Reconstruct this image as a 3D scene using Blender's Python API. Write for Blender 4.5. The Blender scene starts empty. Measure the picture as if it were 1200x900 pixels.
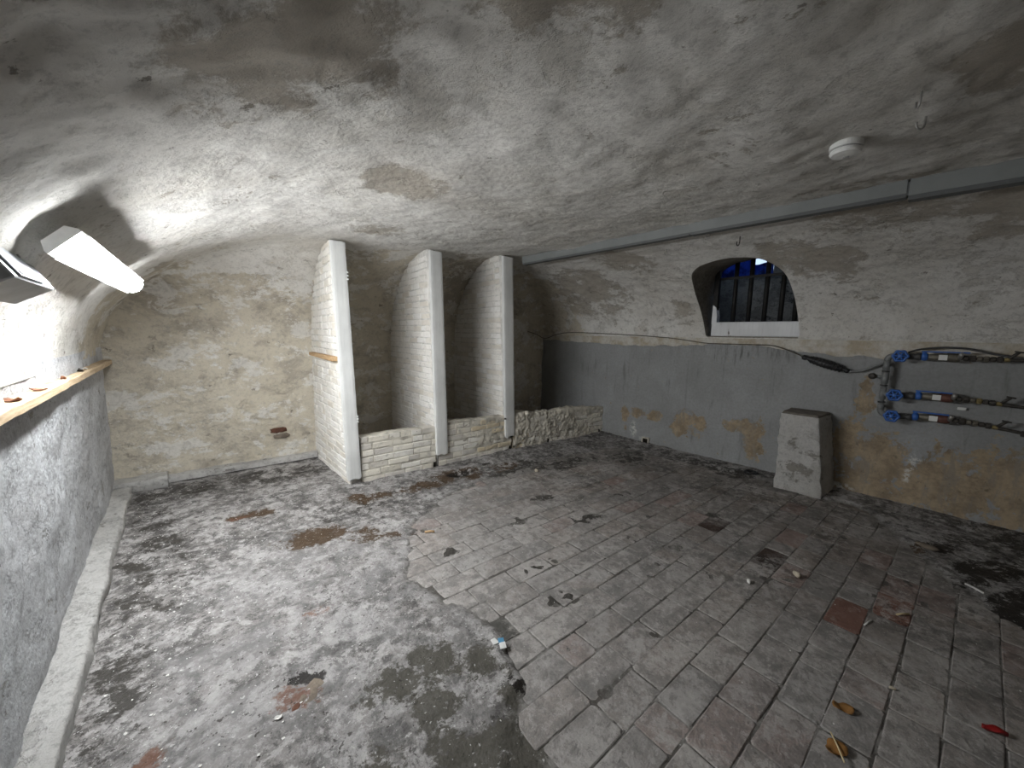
import bpy, bmesh, math, random
import numpy as np
from mathutils import Vector, Matrix

scene = bpy.context.scene
COL = scene.collection
PI = math.pi

# ------------------------------------------------------------------ camera
cam_data = bpy.data.cameras.new('camera')
cam_data.sensor_width = 36.0
cam_data.lens = 13.5
cam_data.clip_start = 0.02
cam = bpy.data.objects.new('camera', cam_data)
COL.objects.link(cam)
_r = Vector((0.755, -0.656, 0.022)).normalized()
_b = Vector((-0.653, -0.747, 0.124)).normalized()
_u = _b.cross(_r).normalized()
_b = _r.cross(_u).normalized()
cam.matrix_world = Matrix(((_r.x, _u.x, _b.x, 0.0), (_r.y, _u.y, _b.y, 0.0),
                           (_r.z, _u.z, _b.z, 1.5), (0, 0, 0, 1)))
scene.camera = cam

# ------------------------------------------------------------------ world, lamp strength, exposure
world = bpy.data.worlds.new('sky')
scene.world = world
world.use_nodes = True
_bg = world.node_tree.nodes['Background']
_bg.inputs[0].default_value = (0.55, 0.72, 1.0, 1)
_bg.inputs[1].default_value = 0.45
LAMP_STRENGTH = 62.0
LAMP_COLOUR = (0.96, 0.985, 1.0, 1)
scene.view_settings.view_transform = 'Standard'
scene.view_settings.look = 'None'
scene.view_settings.gamma = 1.0
scene.view_settings.use_curve_mapping = False
scene.view_settings.exposure = 1.5
scene.cycles.max_bounces = 12
scene.cycles.diffuse_bounces = 5
scene.cycles.glossy_bounces = 3
scene.cycles.use_denoising = True

# ------------------------------------------------------------------ room dimensions (metres)
XL, XR, YB, YF = -0.5, 5.0, 4.9, -1.7
ZL, ZR, ZB = 1.27, 1.47, 1.40          # springing heights of the coves
RL, RR, RB = 1.7, 1.8, 1.25            # cove radii


# ------------------------------------------------------------------ numpy noise
_rng = np.random.RandomState(7)
_perm = _rng.permutation(256)
_perm = np.concatenate([_perm, _perm, _perm])
_grad = _rng.normal(size=(256, 3))
_grad /= np.linalg.norm(_grad, axis=1)[:, None]


def perlin(p):
    p = np.asarray(p, float)
    i = np.floor(p).astype(int)
    f = p - i
    i &= 255
    u = f * f * f * (f * (f * 6 - 15) + 10)
    out = 0
    for dx in (0, 1):
        for dy in (0, 1):
            for dz in (0, 1):
                h = _perm[_perm[_perm[(i[..., 0] + dx) & 255] + ((i[..., 1] + dy) & 255)] + ((i[..., 2] + dz) & 255)]
                g = _grad[h]
                d = g[..., 0] * (f[..., 0] - dx) + g[..., 1] * (f[..., 1] - dy) + g[..., 2] * (f[..., 2] - dz)
                w = (u[..., 0] if dx else 1 - u[..., 0]) * (u[..., 1] if dy else 1 - u[..., 1]) * (u[..., 2] if dz else 1 - u[..., 2])
                out = out + w * d
    return out * 1.6


def fbm(p, octaves=4, gain=0.5):
    p = np.asarray(p, float)
    a, s, out = 1.0, 1.0, 0
    for k in range(octaves):
        out = out + a * perlin(p * s + 17.3 * k)
        a *= gain
        s *= 2.03
    return out


def sstep(a, b, x):
    t = np.clip((x - a) / (b - a), 0, 1)
    return t * t * (3 - 2 * t)


# ------------------------------------------------------------------ object helpers
def link(name, me, mat=None, parent=None, smooth=False):
    o = bpy.data.objects.new(name, me)
    COL.objects.link(o)
    if mat is not None and not me.materials:
        me.materials.append(mat)
    if smooth:
        me.polygons.foreach_set('use_smooth', [True] * len(me.polygons))
    if parent is not None:
        o.parent = parent
    return o


def tag(o, label=None, cat=None, group=None, kind=None):
    if label:
        o['label'] = label
    if cat:
        o['category'] = cat
    if group:
        o['group'] = group
    if kind:
        o['kind'] = kind
    return o


def thing(name, loc, label, cat, group=None, kind=None):
    o = bpy.data.objects.new(name, None)
    o.empty_display_size = 0.1
    COL.objects.link(o)
    o.location = loc
    return tag(o, label, cat, group, kind)


def grid_mesh(name, P, keep=None, attrs=None, flip=False):
    """P: (n,m,3) array of points -> mesh of quads."""
    n, m = P.shape[:2]
    idx = np.arange(n * m).reshape(n, m)
    q = np.stack([idx[:-1, :-1], idx[1:, :-1], idx[1:, 1:], idx[:-1, 1:]], -1)
    if keep is not None:
        q = q[keep]
    q = q.reshape(-1, 4)
    if flip:
        q = q[:, ::-1]
    me = bpy.data.meshes.new(name)
    me.vertices.add(n * m)
    me.vertices.foreach_set('co', P.reshape(-1).astype(np.float32))
    me.loops.add(q.size)
    me.loops.foreach_set('vertex_index', q.reshape(-1).astype(np.int32))
    me.polygons.add(len(q))
    me.polygons.foreach_set('loop_start', (np.arange(len(q)) * 4).astype(np.int32))
    me.polygons.foreach_set('use_smooth', [True] * len(q))
    if attrs:
        for k, v in attrs.items():
            a = me.attributes.new(k, 'FLOAT', 'POINT')
            a.data.foreach_set('value', np.asarray(v, np.float32).reshape(-1))
    me.update(calc_edges=True)
    me.validate()
    return me


def grid_normals(P):
    a = np.gradient(P, axis=0)
    b = np.gradient(P, axis=1)
    nrm = np.cross(a, b)
    l = np.linalg.norm(nrm, axis=-1, keepdims=True)
    return nrm / np.maximum(l, 1e-9)


def done(bm, name, mat, parent=None, smooth=False, bevel=0.0, recalc=True):
    if bevel:
        bmesh.ops.bevel(bm, geom=[e for e in bm.edges], offset=bevel, segments=1, affect='EDGES', clamp_overlap=True)
    if recalc:
        bmesh.ops.recalc_face_normals(bm, faces=bm.faces)
    me = bpy.data.meshes.new(name)
    bm.to_mesh(me)
    bm.free()
    return link(name, me, mat, parent, smooth)


def box(bm, lo, hi, M=None):
    v = []
    for z in (lo[2], hi[2]):
        for x, y in ((lo[0], lo[1]), (hi[0], lo[1]), (hi[0], hi[1]), (lo[0], hi[1])):
            p = Vector((x, y, z))
            v.append(bm.verts.new(M @ p if M else p))
    for f in ((3, 2, 1, 0), (4, 5, 6, 7), (0, 1, 5, 4), (1, 2, 6, 5), (2, 3, 7, 6), (3, 0, 4, 7)):
        bm.faces.new([v[k] for k in f])
    return v


def frame_from(d):
    d = Vector(d).normalized()
    a = Vector((0, 0, 1)) if abs(d.z) < 0.9 else Vector((1, 0, 0))
    u = d.cross(a).normalized()
    return d, u, d.cross(u).normalized()


def tube(bm, pts, r, seg=10, caps=True):
    pts = [Vector(p) for p in pts]
    rad = r if isinstance(r, (list, tuple)) else [r] * len(pts)
    rings = []
    u = None
    for i, p in enumerate(pts):
        if i == 0:
            t = pts[1] - pts[0]
        elif i == len(pts) - 1:
            t = pts[-1] - pts[-2]
        else:
            t = (pts[i + 1] - pts[i]).normalized() + (pts[i] - pts[i - 1]).normalized()
        t.normalize()
        if u is None:
            _, u, _ = frame_from(t)
        u = (u - t * u.dot(t)).normalized()
        w = t.cross(u)
        rings.append([bm.verts.new(p + (u * math.cos(2 * PI * k / seg) + w * math.sin(2 * PI * k / seg)) * rad[i]) for k in range(seg)])
    for a, b in zip(rings[:-1], rings[1:]):
        for k in range(seg):
            bm.faces.new((a[k], a[(k + 1) % seg], b[(k + 1) % seg], b[k]))
    if caps:
        bm.faces.new(list(reversed(rings[0])))
        bm.faces.new(rings[-1])


def lathe(bm, prof, org, axis, seg=24):
    """prof: list of (radius, distance along axis)."""
    d, u, w = frame_from(axis)
    org = Vector(org)
    rings = []
    for r, h in prof:
        c = org + d * h
        rings.append([bm.verts.new(c + (u * math.cos(2 * PI * k / seg) + w * math.sin(2 * PI * k / seg)) * max(r, 1e-4)) for k in range(seg)])
    for a, b in zip(rings[:-1], rings[1:]):
        for k in range(seg):
            bm.faces.new((a[k], a[(k + 1) % seg], b[(k + 1) % seg], b[k]))
    bm.faces.new(list(reversed(rings[0])))
    bm.faces.new(rings[-1])


def smooth_path(pts, n=8):
    pts = [Vector(p) for p in pts]
    out = []
    for i in range(len(pts) - 1):
        p0 = pts[max(i - 1, 0)]
        p1, p2 = pts[i], pts[i + 1]
        p3 = pts[min(i + 2, len(pts) - 1)]
        for k in range(n):
            t = k / n
            out.append(0.5 * ((2 * p1) + (p2 - p0) * t + (2 * p0 - 5 * p1 + 4 * p2 - p3) * t * t + (-p0 + 3 * p1 - 3 * p2 + p3) * t ** 3))
    out.append(pts[-1])
    return out


# ------------------------------------------------------------------ node material helpers
class NT:
    def __init__(self, name):
        self.m = bpy.data.materials.new(name)
        self.m.use_nodes = True
        self.t = self.m.node_tree
        self.bsdf = self.t.nodes['Principled BSDF']
        g = self.t.nodes.new('ShaderNodeNewGeometry')
        self.pos = g.outputs['Position']

    def n(self, typ, **kw):
        nd = self.t.nodes.new(typ)
        for k, v in kw.items():
            setattr(nd, k, v)
        return nd

    def l(self, a, b):
        self.t.links.new(a, b)

    def put(self, sock, v):
        if isinstance(v, (int, float)):
            sock.default_value = v
        elif isinstance(v, tuple):
            sock.default_value = v if len(v) == len(sock.default_value) else (*v, 1)
        else:
            self.l(v, sock)

    def noise(self, scale, detail=5, rough=0.6, vec=None, dist=0.0, stretch=None):
        nd = self.n('ShaderNodeTexNoise')
        nd.inputs['Scale'].default_value = scale
        nd.inputs['Detail'].default_value = min(detail, 8)
        nd.inputs['Roughness'].default_value = rough
        nd.inputs['Distortion'].default_value = dist
        v = vec or self.pos
        if stretch:
            mp = self.n('ShaderNodeMapping')
            mp.inputs['Scale'].default_value = stretch
            self.l(v, mp.inputs['Vector'])
            v = mp.outputs['Vector']
        self.l(v, nd.inputs['Vector'])
        return nd.outputs['Fac']

    def offs(self, o):
        nd = self.n('ShaderNodeVectorMath', operation='ADD')
        self.l(self.pos, nd.inputs[0])
        nd.inputs[1].default_value = o
        return nd.outputs[0]

    def ramp(self, fac, lo, hi, a=0.0, b=1.0):
        nd = self.n('ShaderNodeMapRange', interpolation_type='SMOOTHSTEP')
        self.put(nd.inputs['Value'], fac)
        nd.inputs['From Min'].default_value = lo
        nd.inputs['From Max'].default_value = hi
        nd.inputs['To Min'].default_value = a
        nd.inputs['To Max'].default_value = b
        return nd.outputs[0]

    def math(self, op, a, b=0.0):
        nd = self.n('ShaderNodeMath', operation=op)
        self.put(nd.inputs[0], a)
        self.put(nd.inputs[1], b)
        return nd.outputs[0]

    def mix(self, fac, a, b, mode='MIX'):
        nd = self.n('ShaderNodeMix', data_type='RGBA', blend_type=mode)
        self.put(nd.inputs[0], fac)
        self.put(nd.inputs[6], a)
        self.put(nd.inputs[7], b)
        return nd.outputs[2]

    def attr(self, name):
        nd = self.n('ShaderNodeAttribute', attribute_name=name)
        return nd.outputs['Fac']

    def rand(self):
        return self.n('ShaderNodeObjectInfo').outputs['Random']

    def bump(self, h, strength=0.5, dist=0.01, prev=None):
        nd = self.n('ShaderNodeBump')
        nd.inputs['Strength'].default_value = strength
        nd.inputs['Distance'].default_value = dist
        self.l(h, nd.inputs['Height'])
        if prev is not None:
            self.l(prev, nd.inputs['Normal'])
        return nd.outputs[0]

    def out(self, col, rough=0.9, normal=None, metal=0.0, spec=0.3):
        self.put(self.bsdf.inputs['Base Color'], col)
        self.put(self.bsdf.inputs['Roughness'], rough)
        self.put(self.bsdf.inputs['Metallic'], metal)
        self.bsdf.inputs['Specular IOR Level'].default_value = spec
        if normal is not None:
            self.l(normal, self.bsdf.inputs['Normal'])
        return self.m


def simple(name, col, rough=0.6, metal=0.0, var=0.25, scale=25.0, bump=0.2, bd=0.002, spec=0.4):
    t = NT(name)
    n1 = t.noise(scale, 4, 0.6)
    c = t.mix(t.ramp(n1, 0.35, 0.7), col, tuple(k * (1 - var) for k in col))
    nb = t.bump(t.noise(scale * 4, 3, 0.6), bump, bd)
    return t.out(c, rough, nb, metal, spec)


# ---- whitewashed plaster with peeled layers; 'damp' marks where the limewash has come off brown
def plaster(name, white, mid, brown, peel=0.5, brown_amt=0.6, bumps=1.0, attr_brown=None, damp=None, yellow=(0.60, 0.53, 0.40), grit=0.45):
    t = NT(name)
    FL = (1.0, 1.0, 1.7)
    warp = t.noise(1.1, 8, 0.7, dist=0.2)
    peel_n = t.noise(2.4, 11, 0.74, vec=t.offs((3.1, 7.7, 1.3)), dist=0.15, stretch=FL)
    br = t.noise(3.4, 11, 0.76, vec=t.offs((9.1, 2.2, 5.5)), dist=0.15, stretch=FL)
    fine = t.noise(26, 8, 0.78)
    coarse = t.noise(8, 9, 0.75, vec=t.offs((2, 1, 6)))
    c = t.mix(t.ramp(warp, 0.42, 0.68), white, mid)
    m_peel = t.ramp(peel_n, peel, peel + 0.025)
    c = t.mix(t.math('MULTIPLY', m_peel, 0.65), c, mid)
    mb = t.ramp(br, brown_amt, brown_amt + 0.05, 0.0, 0.85)
    if damp:
        a = t.attr(damp)
        p2 = t.noise(2.9, 12, 0.74, vec=t.offs((31, 2, 7)), dist=0.3, stretch=(1, 1, 1.35))
        d0 = t.math('ADD', a, t.math('MULTIPLY', t.math('SUBTRACT', peel_n, 0.5), 2.6))
        low = t.ramp(d0, 0.45, 0.55)
        c = t.mix(t.math('MULTIPLY', low, 0.7), c, yellow)
        d1 = t.math('MULTIPLY', low, t.ramp(p2, 0.49, 0.64))
        mb = t.math('MAXIMUM', mb, t.math('MULTIPLY', d1, 0.85))
        rest = t.noise(3.0, 12, 0.76, vec=t.offs((11, 22, 7)), dist=0.3, stretch=(1, 1, 1.6))
        wf = t.math('MULTIPLY', low, t.ramp(rest, 0.54, 0.565, 0, 0.75))
    if attr_brown:
        a = t.attr(attr_brown)
        aa = t.math('ADD', a, t.math('MULTIPLY', t.math('SUBTRACT', br, 0.5), 3.2))
        mb = t.math('MAXIMUM', mb, t.ramp(aa, 0.45, 0.75, 0, 0.85))
    c = t.mix(mb, c, brown)
    if damp:
        c = t.mix(wf, c, white)
    c = t.mix(t.ramp(fine, 0.50, 0.62, 0.0, grit), c, tuple(k * 0.5 for k in mid))
    c = t.mix(t.ramp(coarse, 0.54, 0.66, 0.0, grit), c, tuple(k * 0.6 for k in mid))
    sp = t.noise(11, 6, 0.66, vec=t.offs((4.4, 1.9, 30.0)))
    c = t.mix(t.ramp(sp, 0.66, 0.70, 0.0, 0.7), c, (0.16, 0.135, 0.105))
    h = t.math('ADD', fine, t.math('MULTIPLY', m_peel, -0.3))
    h = t.math('ADD', h, t.math('MULTIPLY', mb, -0.35))
    nb = t.bump(h, 0.9 * bumps, 0.022)
    nb = t.bump(t.noise(7, 10, 0.78), 0.6 * bumps, 0.035, nb)
    return t.out(c, 0.95, nb, 0, 0.15)


MAT = {}
MAIN = ((0.80, 0.78, 0.74), (0.67, 0.64, 0.585), (0.43, 0.385, 0.32))
MAT['ceiling'] = plaster('vault_plaster', *MAIN, peel=0.55, brown_amt=0.61, bumps=0.9, grit=0.34, attr_brown='stain', damp='damp')
MAT['wall_left'] = plaster('left_plaster', (0.72, 0.73, 0.75), (0.60, 0.60, 0.61), (0.44, 0.42, 0.38), peel=0.55, brown_amt=0.62, bumps=1.2)
MAT['wall_front'] = plaster('front_plaster', (0.70, 0.68, 0.63), (0.58, 0.54, 0.48), (0.40, 0.35, 0.28))
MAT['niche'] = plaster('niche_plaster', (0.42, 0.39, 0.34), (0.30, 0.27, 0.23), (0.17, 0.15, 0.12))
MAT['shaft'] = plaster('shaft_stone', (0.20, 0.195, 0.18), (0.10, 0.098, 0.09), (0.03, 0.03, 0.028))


def right_wall_mat():
    t = NT('right_wall_render')
    fine = t.noise(38, 5, 0.7)
    warp = t.noise(1.6, 6, 0.65, dist=0.5)
    edge = t.noise(7, 10, 0.74, dist=0.2)
    grey = t.mix(t.ramp(warp, 0.3, 0.7), (0.33, 0.336, 0.34), (0.26, 0.264, 0.262))
    streak = t.noise(7, 5, 0.6, stretch=(1, 1.6, 0.22))
    grey = t.mix(t.ramp(streak, 0.56, 0.75, 0, 0.5), grey, (0.10, 0.10, 0.095))
    # ochre where the grey coat has fallen off
    oc = t.attr('ochre')
    o2 = t.math('ADD', oc, t.math('MULTIPLY', t.math('SUBTRACT', edge, 0.5), 3.5))
    mo = t.ramp(o2, 0.5, 0.56)
    rim = t.math('SUBTRACT', t.ramp(o2, 0.40, 0.5), mo)
    ochre = t.mix(t.ramp(t.noise(6, 7, 0.7), 0.38, 0.64), (0.40, 0.315, 0.215), (0.24, 0.188, 0.13))
    ochre = t.mix(t.ramp(t.noise(4, 6, 0.7, stretch=(1, 2.2, 0.5), vec=t.offs((3, 8, 2))), 0.48, 0.62, 0, 0.85), ochre, (0.26, 0.23, 0.19))
    ochre = t.mix(t.ramp(t.noise(9, 6, 0.7, vec=t.offs((13, 8, 2))), 0.60, 0.70, 0, 0.8), ochre, (0.12, 0.095, 0.065))
    c = t.mix(mo, grey, ochre)
    c = t.mix(t.math('MULTIPLY', rim, 0.5), c, (0.36, 0.34, 0.30))
    # damp dark base
    # upper whitewash
    up = t.attr('upper')
    u2 = t.math('ADD', up, t.math('MULTIPLY', t.math('SUBTRACT', edge, 0.5), 0.4))
    mu = t.ramp(u2, 0.48, 0.54)
    white = t.mix(t.ramp(t.noise(5, 7, 0.7), 0.4, 0.62), (0.60, 0.58, 0.53), (0.44, 0.38, 0.29))
    c = t.mix(mu, c, white)
    # runs of dirt below the window
    dr = t.attr('drips')
    d2 = t.math('MULTIPLY', dr, t.ramp(t.noise(9, 8, 0.75, stretch=(1, 2.0, 0.22)), 0.50, 0.66, 0, 0.7))
    c = t.mix(t.math('MULTIPLY', d2, t.math('SUBTRACT', 1.0, mu)), c, (0.06, 0.06, 0.055))
    # white efflorescence
    ef = t.attr('salt')
    e2 = t.math('MULTIPLY', ef, t.ramp(t.noise(22, 4, 0.65), 0.45, 0.55))
    c = t.mix(e2, c, (0.66, 0.65, 0.62))
    c = t.mix(t.ramp(fine, 0.35, 0.75, 0.0, 0.25), c, (0.10, 0.095, 0.085))
    h = t.math('ADD', t.math('MULTIPLY', fine, 0.35), t.math('MULTIPLY', mo, -0.6))
    h = t.math('ADD', h, t.math('MULTIPLY', mu, 0.8))
    nb = t.bump(h, 0.5, 0.012)
    nb = t.bump(t.noise(120, 3, 0.6), 0.25, 0.004, nb)
    return t.out(c, 0.88, nb, 0, 0.25)


MAT['wall_right'] = right_wall_mat()


# ---- floor: dusty screed and paving tiles share one family of stains
def floor_common(t, base, pale=(0.34, 0.325, 0.31)):
    n1 = t.noise(1.3, 10, 0.74, dist=0.2)
    n2 = t.noise(4.2, 12, 0.77, vec=t.offs((4, 9, 1)), dist=0.25)
    n3 = t.noise(15, 10, 0.8, vec=t.offs((14, 3, 1)))
    n4 = t.noise(2.1, 12, 0.78, vec=t.offs((40, 3, 8)), dist=0.4)
    k = lambda f: tuple(q * f for q in base)
    c = t.mix(t.ramp(n1, 0.38, 0.62), k(0.8), k(1.25))
    c = t.mix(t.ramp(n4, 0.49, 0.42, 0, 0.75), c, pale)
    c = t.mix(t.ramp(n2, 0.515, 0.575, 0, 0.8), c, k(0.42))
    c = t.mix(t.ramp(n2, 0.475, 0.42, 0, 0.65), c, pale)
    c = t.mix(t.ramp(n4, 0.56, 0.63, 0, 0.6), c, k(0.38))
    c = t.mix(t.ramp(n3, 0.52, 0.585, 0, 0.8), c, k(0.3))
    c = t.mix(t.ramp(n3, 0.465, 0.42, 0, 0.65), c, tuple(q * 1.15 for q in pale))
    return c


def floor_mat():
    t = NT('floor_screed')
    c = floor_common(t, (0.195, 0.184, 0.177), (0.38, 0.368, 0.36))
    edge = t.noise(5.0, 12, 0.76, vec=t.offs((2, 5, 3)), dist=0.25)
    eo = t.math('MULTIPLY', t.math('SUBTRACT', edge, 0.5), 6.0)

    gr = t.math('MULTIPLY', t.math('SUBTRACT', t.noise(28, 8, 0.75, vec=t.offs((5, 7, 3))), 0.5), 3.0)

    def stain(c, name, col, lo=0.45, hi=0.6, amt=1.0):
        a = t.math('ADD', t.attr(name), eo)
        a = t.math('ADD', a, gr)
        a = t.math('MULTIPLY', t.ramp(a, lo, hi), t.ramp(t.attr(name), 0.02, 0.2))
        return t.mix(t.math('MULTIPLY', a, amt), c, col)
    pal = t.math('MULTIPLY', t.attr('pale'), t.ramp(t.noise(4.2, 8, 0.7, vec=t.offs((24, 3, 1)), dist=0.5), 0.35, 0.6))
    c = t.mix(t.math('MULTIPLY', pal, 0.45), c, (0.30, 0.293, 0.292))
    joint = t.attr('bed')
    c = t.mix(joint, c, t.mix(t.ramp(t.noise(6, 5, 0.6), 0.42, 0.58), (0.085, 0.078, 0.07), (0.21, 0.20, 0.187)))
    c = stain(c, 'olive', (0.075, 0.07, 0.058), 0.40, 0.80, 0.95)
    c = stain(c, 'dark', (0.04, 0.036, 0.031), 0.35, 0.95, 0.95)
    c = stain(c, 'brown', (0.06, 0.036, 0.018), 0.3, 0.75, 0.95)
    c = stain(c, 'rust', (0.14, 0.062, 0.036), 0.45, 1.1, 0.8)
    c = stain(c, 'wet', (0.014, 0.011, 0.009), 0.42, 0.55, 0.97)
    fl = t.noise(60, 3, 0.5, vec=t.offs((14, 3, 11)))
    c = t.mix(t.ramp(fl, 0.68, 0.70, 0, 0.7), c, (0.52, 0.51, 0.50))
    dk = t.noise(45, 3, 0.5, vec=t.offs((1, 33, 11)))
    c = t.mix(t.ramp(dk, 0.66, 0.69, 0, 0.8), c, (0.04, 0.035, 0.03))
    fine = t.noise(42, 6, 0.7)
    nb = t.bump(fine, 0.6, 0.012)
    nb = t.bump(t.noise(11, 7, 0.7, dist=0.6), 0.6, 0.03, nb)
    nb = t.bump(t.noise(150, 3, 0.6), 0.35, 0.004, nb)
    wetm = t.ramp(t.math('ADD', t.attr('wet'), eo), 0.42, 0.55)
    rough = t.math('SUBTRACT', 0.86, t.math('MULTIPLY', wetm, 0.35))
    return t.out(c, rough, nb, 0, 0.3)


def tile_mat(name, tint, dust_amt=0.75):
    t = NT(name)
    r = t.rand()
    a = tint
    c = floor_common(t, a)
    c = t.mix(1.0, c, t.mix(r, (0.86, 0.86, 0.86), (1.12, 1.1, 1.08)), 'MULTIPLY')
    # dust carried over from the screed lies thicker towards it
    sep = t.n('ShaderNodeSeparateXYZ')
    t.l(t.pos, sep.inputs[0])
    near = t.math('ADD', sep.outputs['X'], t.math('MULTIPLY', t.noise(2.3, 7, 0.7, vec=t.offs((8, 8, 2)), dist=0.6), 2.4))
    c0 = c
    # thin dust lying on the tile, lighter in places
    d = t.noise(3.1, 7, 0.68, vec=t.offs((6, 1, 2)), dist=0.6)
    c = t.mix(t.math('MULTIPLY', t.ramp(d, 0.62, 0.36), dust_amt), c, a)
    if dust_amt < 1:
        c = t.mix(t.ramp(near, 2.6, 5.4, 0.95, 0.05), c, t.mix(0.4, c0, (0.36, 0.345, 0.335)))
    dk = t.noise(30, 4, 0.6, vec=t.offs((1, 33, 11)))
    c = t.mix(t.ramp(dk, 0.66, 0.72, 0, 0.6), c, (0.07, 0.06, 0.05))
    fl = t.noise(75, 3, 0.5, vec=t.offs((14, 3, 11)))
    c = t.mix(t.ramp(fl, 0.70, 0.72, 0, 0.6), c, (0.45, 0.44, 0.42))
    nb = t.bump(t.noise(38, 6, 0.7), 0.55, 0.009)
    nb = t.bump(t.noise(13, 5, 0.65, dist=0.6), 0.5, 0.02, nb)
    nb = t.bump(t.noise(150, 3, 0.6), 0.3, 0.003, nb)
    return t.out(c, 0.8, nb, 0, 0.35)


MAT['floor'] = floor_mat()
MAT['tile_grey'] = tile_mat('tile_grey', (0.185, 0.17, 0.158))
MAT['tile_warm'] = tile_mat('tile_warm', (0.185, 0.16, 0.142))
MAT['tile_pink'] = tile_mat('tile_pink', (0.195, 0.14, 0.122), 0.9)
MAT['tile_red'] = tile_mat('tile_red', (0.16, 0.085, 0.065), 1.0)
MAT['tile_dark'] = tile_mat('tile_dark', (0.045, 0.027, 0.021), 1.0)
MAT['tile_ash'] = tile_mat('tile_ash', (0.07, 0.067, 0.06), 1.0)


def brick_mat(name, cols, rough=0.92, stain=0.5):
    t = NT(name)
    r = t.rand()
    c = t.mix(t.ramp(r, 0.0, 0.5), cols[0], cols[1])
    c = t.mix(t.ramp(r, 0.55, 1.0), c, cols[2])
    n1 = t.noise(14, 7, 0.7, dist=0.5)
    c = t.mix(t.ramp(n1, 0.48, 0.66, 0, stain), c, tuple(k * 0.62 for k in cols[2]))
    sp = t.noise(30, 3, 0.6, vec=t.offs((5, 5, 5)))
    c = t.mix(t.ramp(sp, 0.70, 0.74, 0, 0.7), c, (0.12, 0.10, 0.08))
    nb = t.bump(t.noise(45, 5, 0.7), 0.6, 0.008)
    nb = t.bump(t.noise(170, 2, 0.5), 0.3, 0.003, nb)
    return t.out(c, rough, nb, 0, 0.15)


MAT['brick_white'] = brick_mat('whitewashed_brick', [(0.80, 0.785, 0.755), (0.76, 0.735, 0.69), (0.68, 0.64, 0.57)], stain=0.3)
MAT['brick_bin'] = brick_mat('limewashed_bin_brick', [(0.80, 0.775, 0.72), (0.72, 0.68, 0.59), (0.60, 0.57, 0.53)])
MAT['brick_ochre'] = brick_mat('ochre_bin_brick', [(0.70, 0.60, 0.43), (0.64, 0.56, 0.42), (0.64, 0.59, 0.50)])
MAT['mortar_white'] = simple('white_mortar', (0.72, 0.70, 0.66), 0.95, var=0.3, scale=9, bump=0.7, bd=0.012, spec=0.1)
MAT['mortar_dirty'] = simple('dirty_mortar', (0.62, 0.58, 0.50), 0.95, var=0.45, scale=8, bump=0.8, bd=0.015, spec=0.1)
MAT['hole_shade'] = simple('hole_shade_black', (0.02, 0.018, 0.015), 0.95, spec=0.05)  # black for small openings: the shade inside them put into colour


def paint_mat(name, white, under, amt=0.68):
    t = NT(name)
    n = t.noise(9, 7, 0.7, stretch=(1, 1, 0.25), dist=0.5)
    c = t.mix(t.ramp(t.noise(3, 5, 0.6), 0.3, 0.7), white, tuple(k * 0.86 for k in white))
    m = t.ramp(n, amt, amt + 0.03)
    c = t.mix(m, c, under)
    c = t.mix(t.ramp(t.noise(60, 4, 0.6, stretch=(1, 1, 0.08)), 0.45, 0.75, 0, 0.25), c, tuple(k * 0.6 for k in white))
    nb = t.bump(t.noise(55, 4, 0.6, stretch=(1, 1, 0.1)), 0.3, 0.003)
    nb = t.bump(m, 0.5, -0.002, nb)
    return t.out(c, 0.6, nb, 0, 0.35)


MAT['post_paint'] = paint_mat('post_paint', (0.70, 0.705, 0.69), (0.40, 0.37, 0.32))
MAT['frame_paint'] = paint_mat('frame_paint', (0.78, 0.79, 0.80), (0.14, 0.12, 0.10), 0.61)


def wood_mat(name, a, b, st=(0.6, 1, 14)):
    t = NT(name)
    g = t.noise(6, 6, 0.65, stretch=st, dist=0.6)
    c = t.mix(t.ramp(g, 0.35, 0.65), a, b)
    c = t.mix(t.ramp(t.noise(20, 4, 0.6), 0.62, 0.72, 0, 0.5), c, tuple(k * 0.5 for k in b))
    nb = t.bump(g, 0.4, 0.004)
    return t.out(c, 0.75, nb, 0, 0.3)


MAT['rail_wood'] = wood_mat('rail_wood', (0.56, 0.44, 0.30), (0.40, 0.29, 0.18), (12, 0.7, 12))
MAT['batten_wood'] = wood_mat('batten_wood', (0.50, 0.35, 0.20), (0.36, 0.23, 0.12), (12, 0.7, 12))
MAT['concrete'] = plaster('kerb_concrete', (0.60, 0.59, 0.57), (0.46, 0.45, 0.43), (0.24, 0.22, 0.195), peel=0.53, brown_amt=0.58)
MAT['pillar'] = plaster('pillar_limewash', (0.84, 0.82, 0.79), (0.70, 0.675, 0.63), (0.38, 0.35, 0.30), peel=0.55, brown_amt=0.59, bumps=1.9, grit=0.25)
MAT['pillar_top'] = simple('pillar_top_dust', (0.19, 0.17, 0.145), 0.95, var=0.4, scale=14, bump=0.7, bd=0.01)
MAT['trunk'] = simple('grey_trunking', (0.20, 0.21, 0.207), 0.5, var=0.12, scale=6, bump=0.05)
MAT['trunk_shaded'] = simple('grey_trunking_shaded', (0.10, 0.105, 0.105), 0.55, var=0.12, scale=6, bump=0.05)  # darker trunking grey: underside shade put into the colour, also for joints
MAT['white_plastic'] = simple('white_plastic', (0.74, 0.74, 0.72), 0.4, var=0.06, scale=9, bump=0.03)
MAT['grey_plastic'] = simple('grey_plastic', (0.36, 0.36, 0.36), 0.45, var=0.08, scale=9, bump=0.03)
MAT['housing'] = simple('lamp_housing', (0.80, 0.80, 0.79), 0.45, var=0.1, bump=0.05)
MAT['box_metal'] = simple('box_metal', (0.40, 0.42, 0.44), 0.42, metal=0.35, var=0.18, scale=12, bump=0.08)
MAT['box_dark'] = simple('box_cover', (0.18, 0.19, 0.20), 0.45, metal=0.3, var=0.2, scale=12, bump=0.08)
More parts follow.
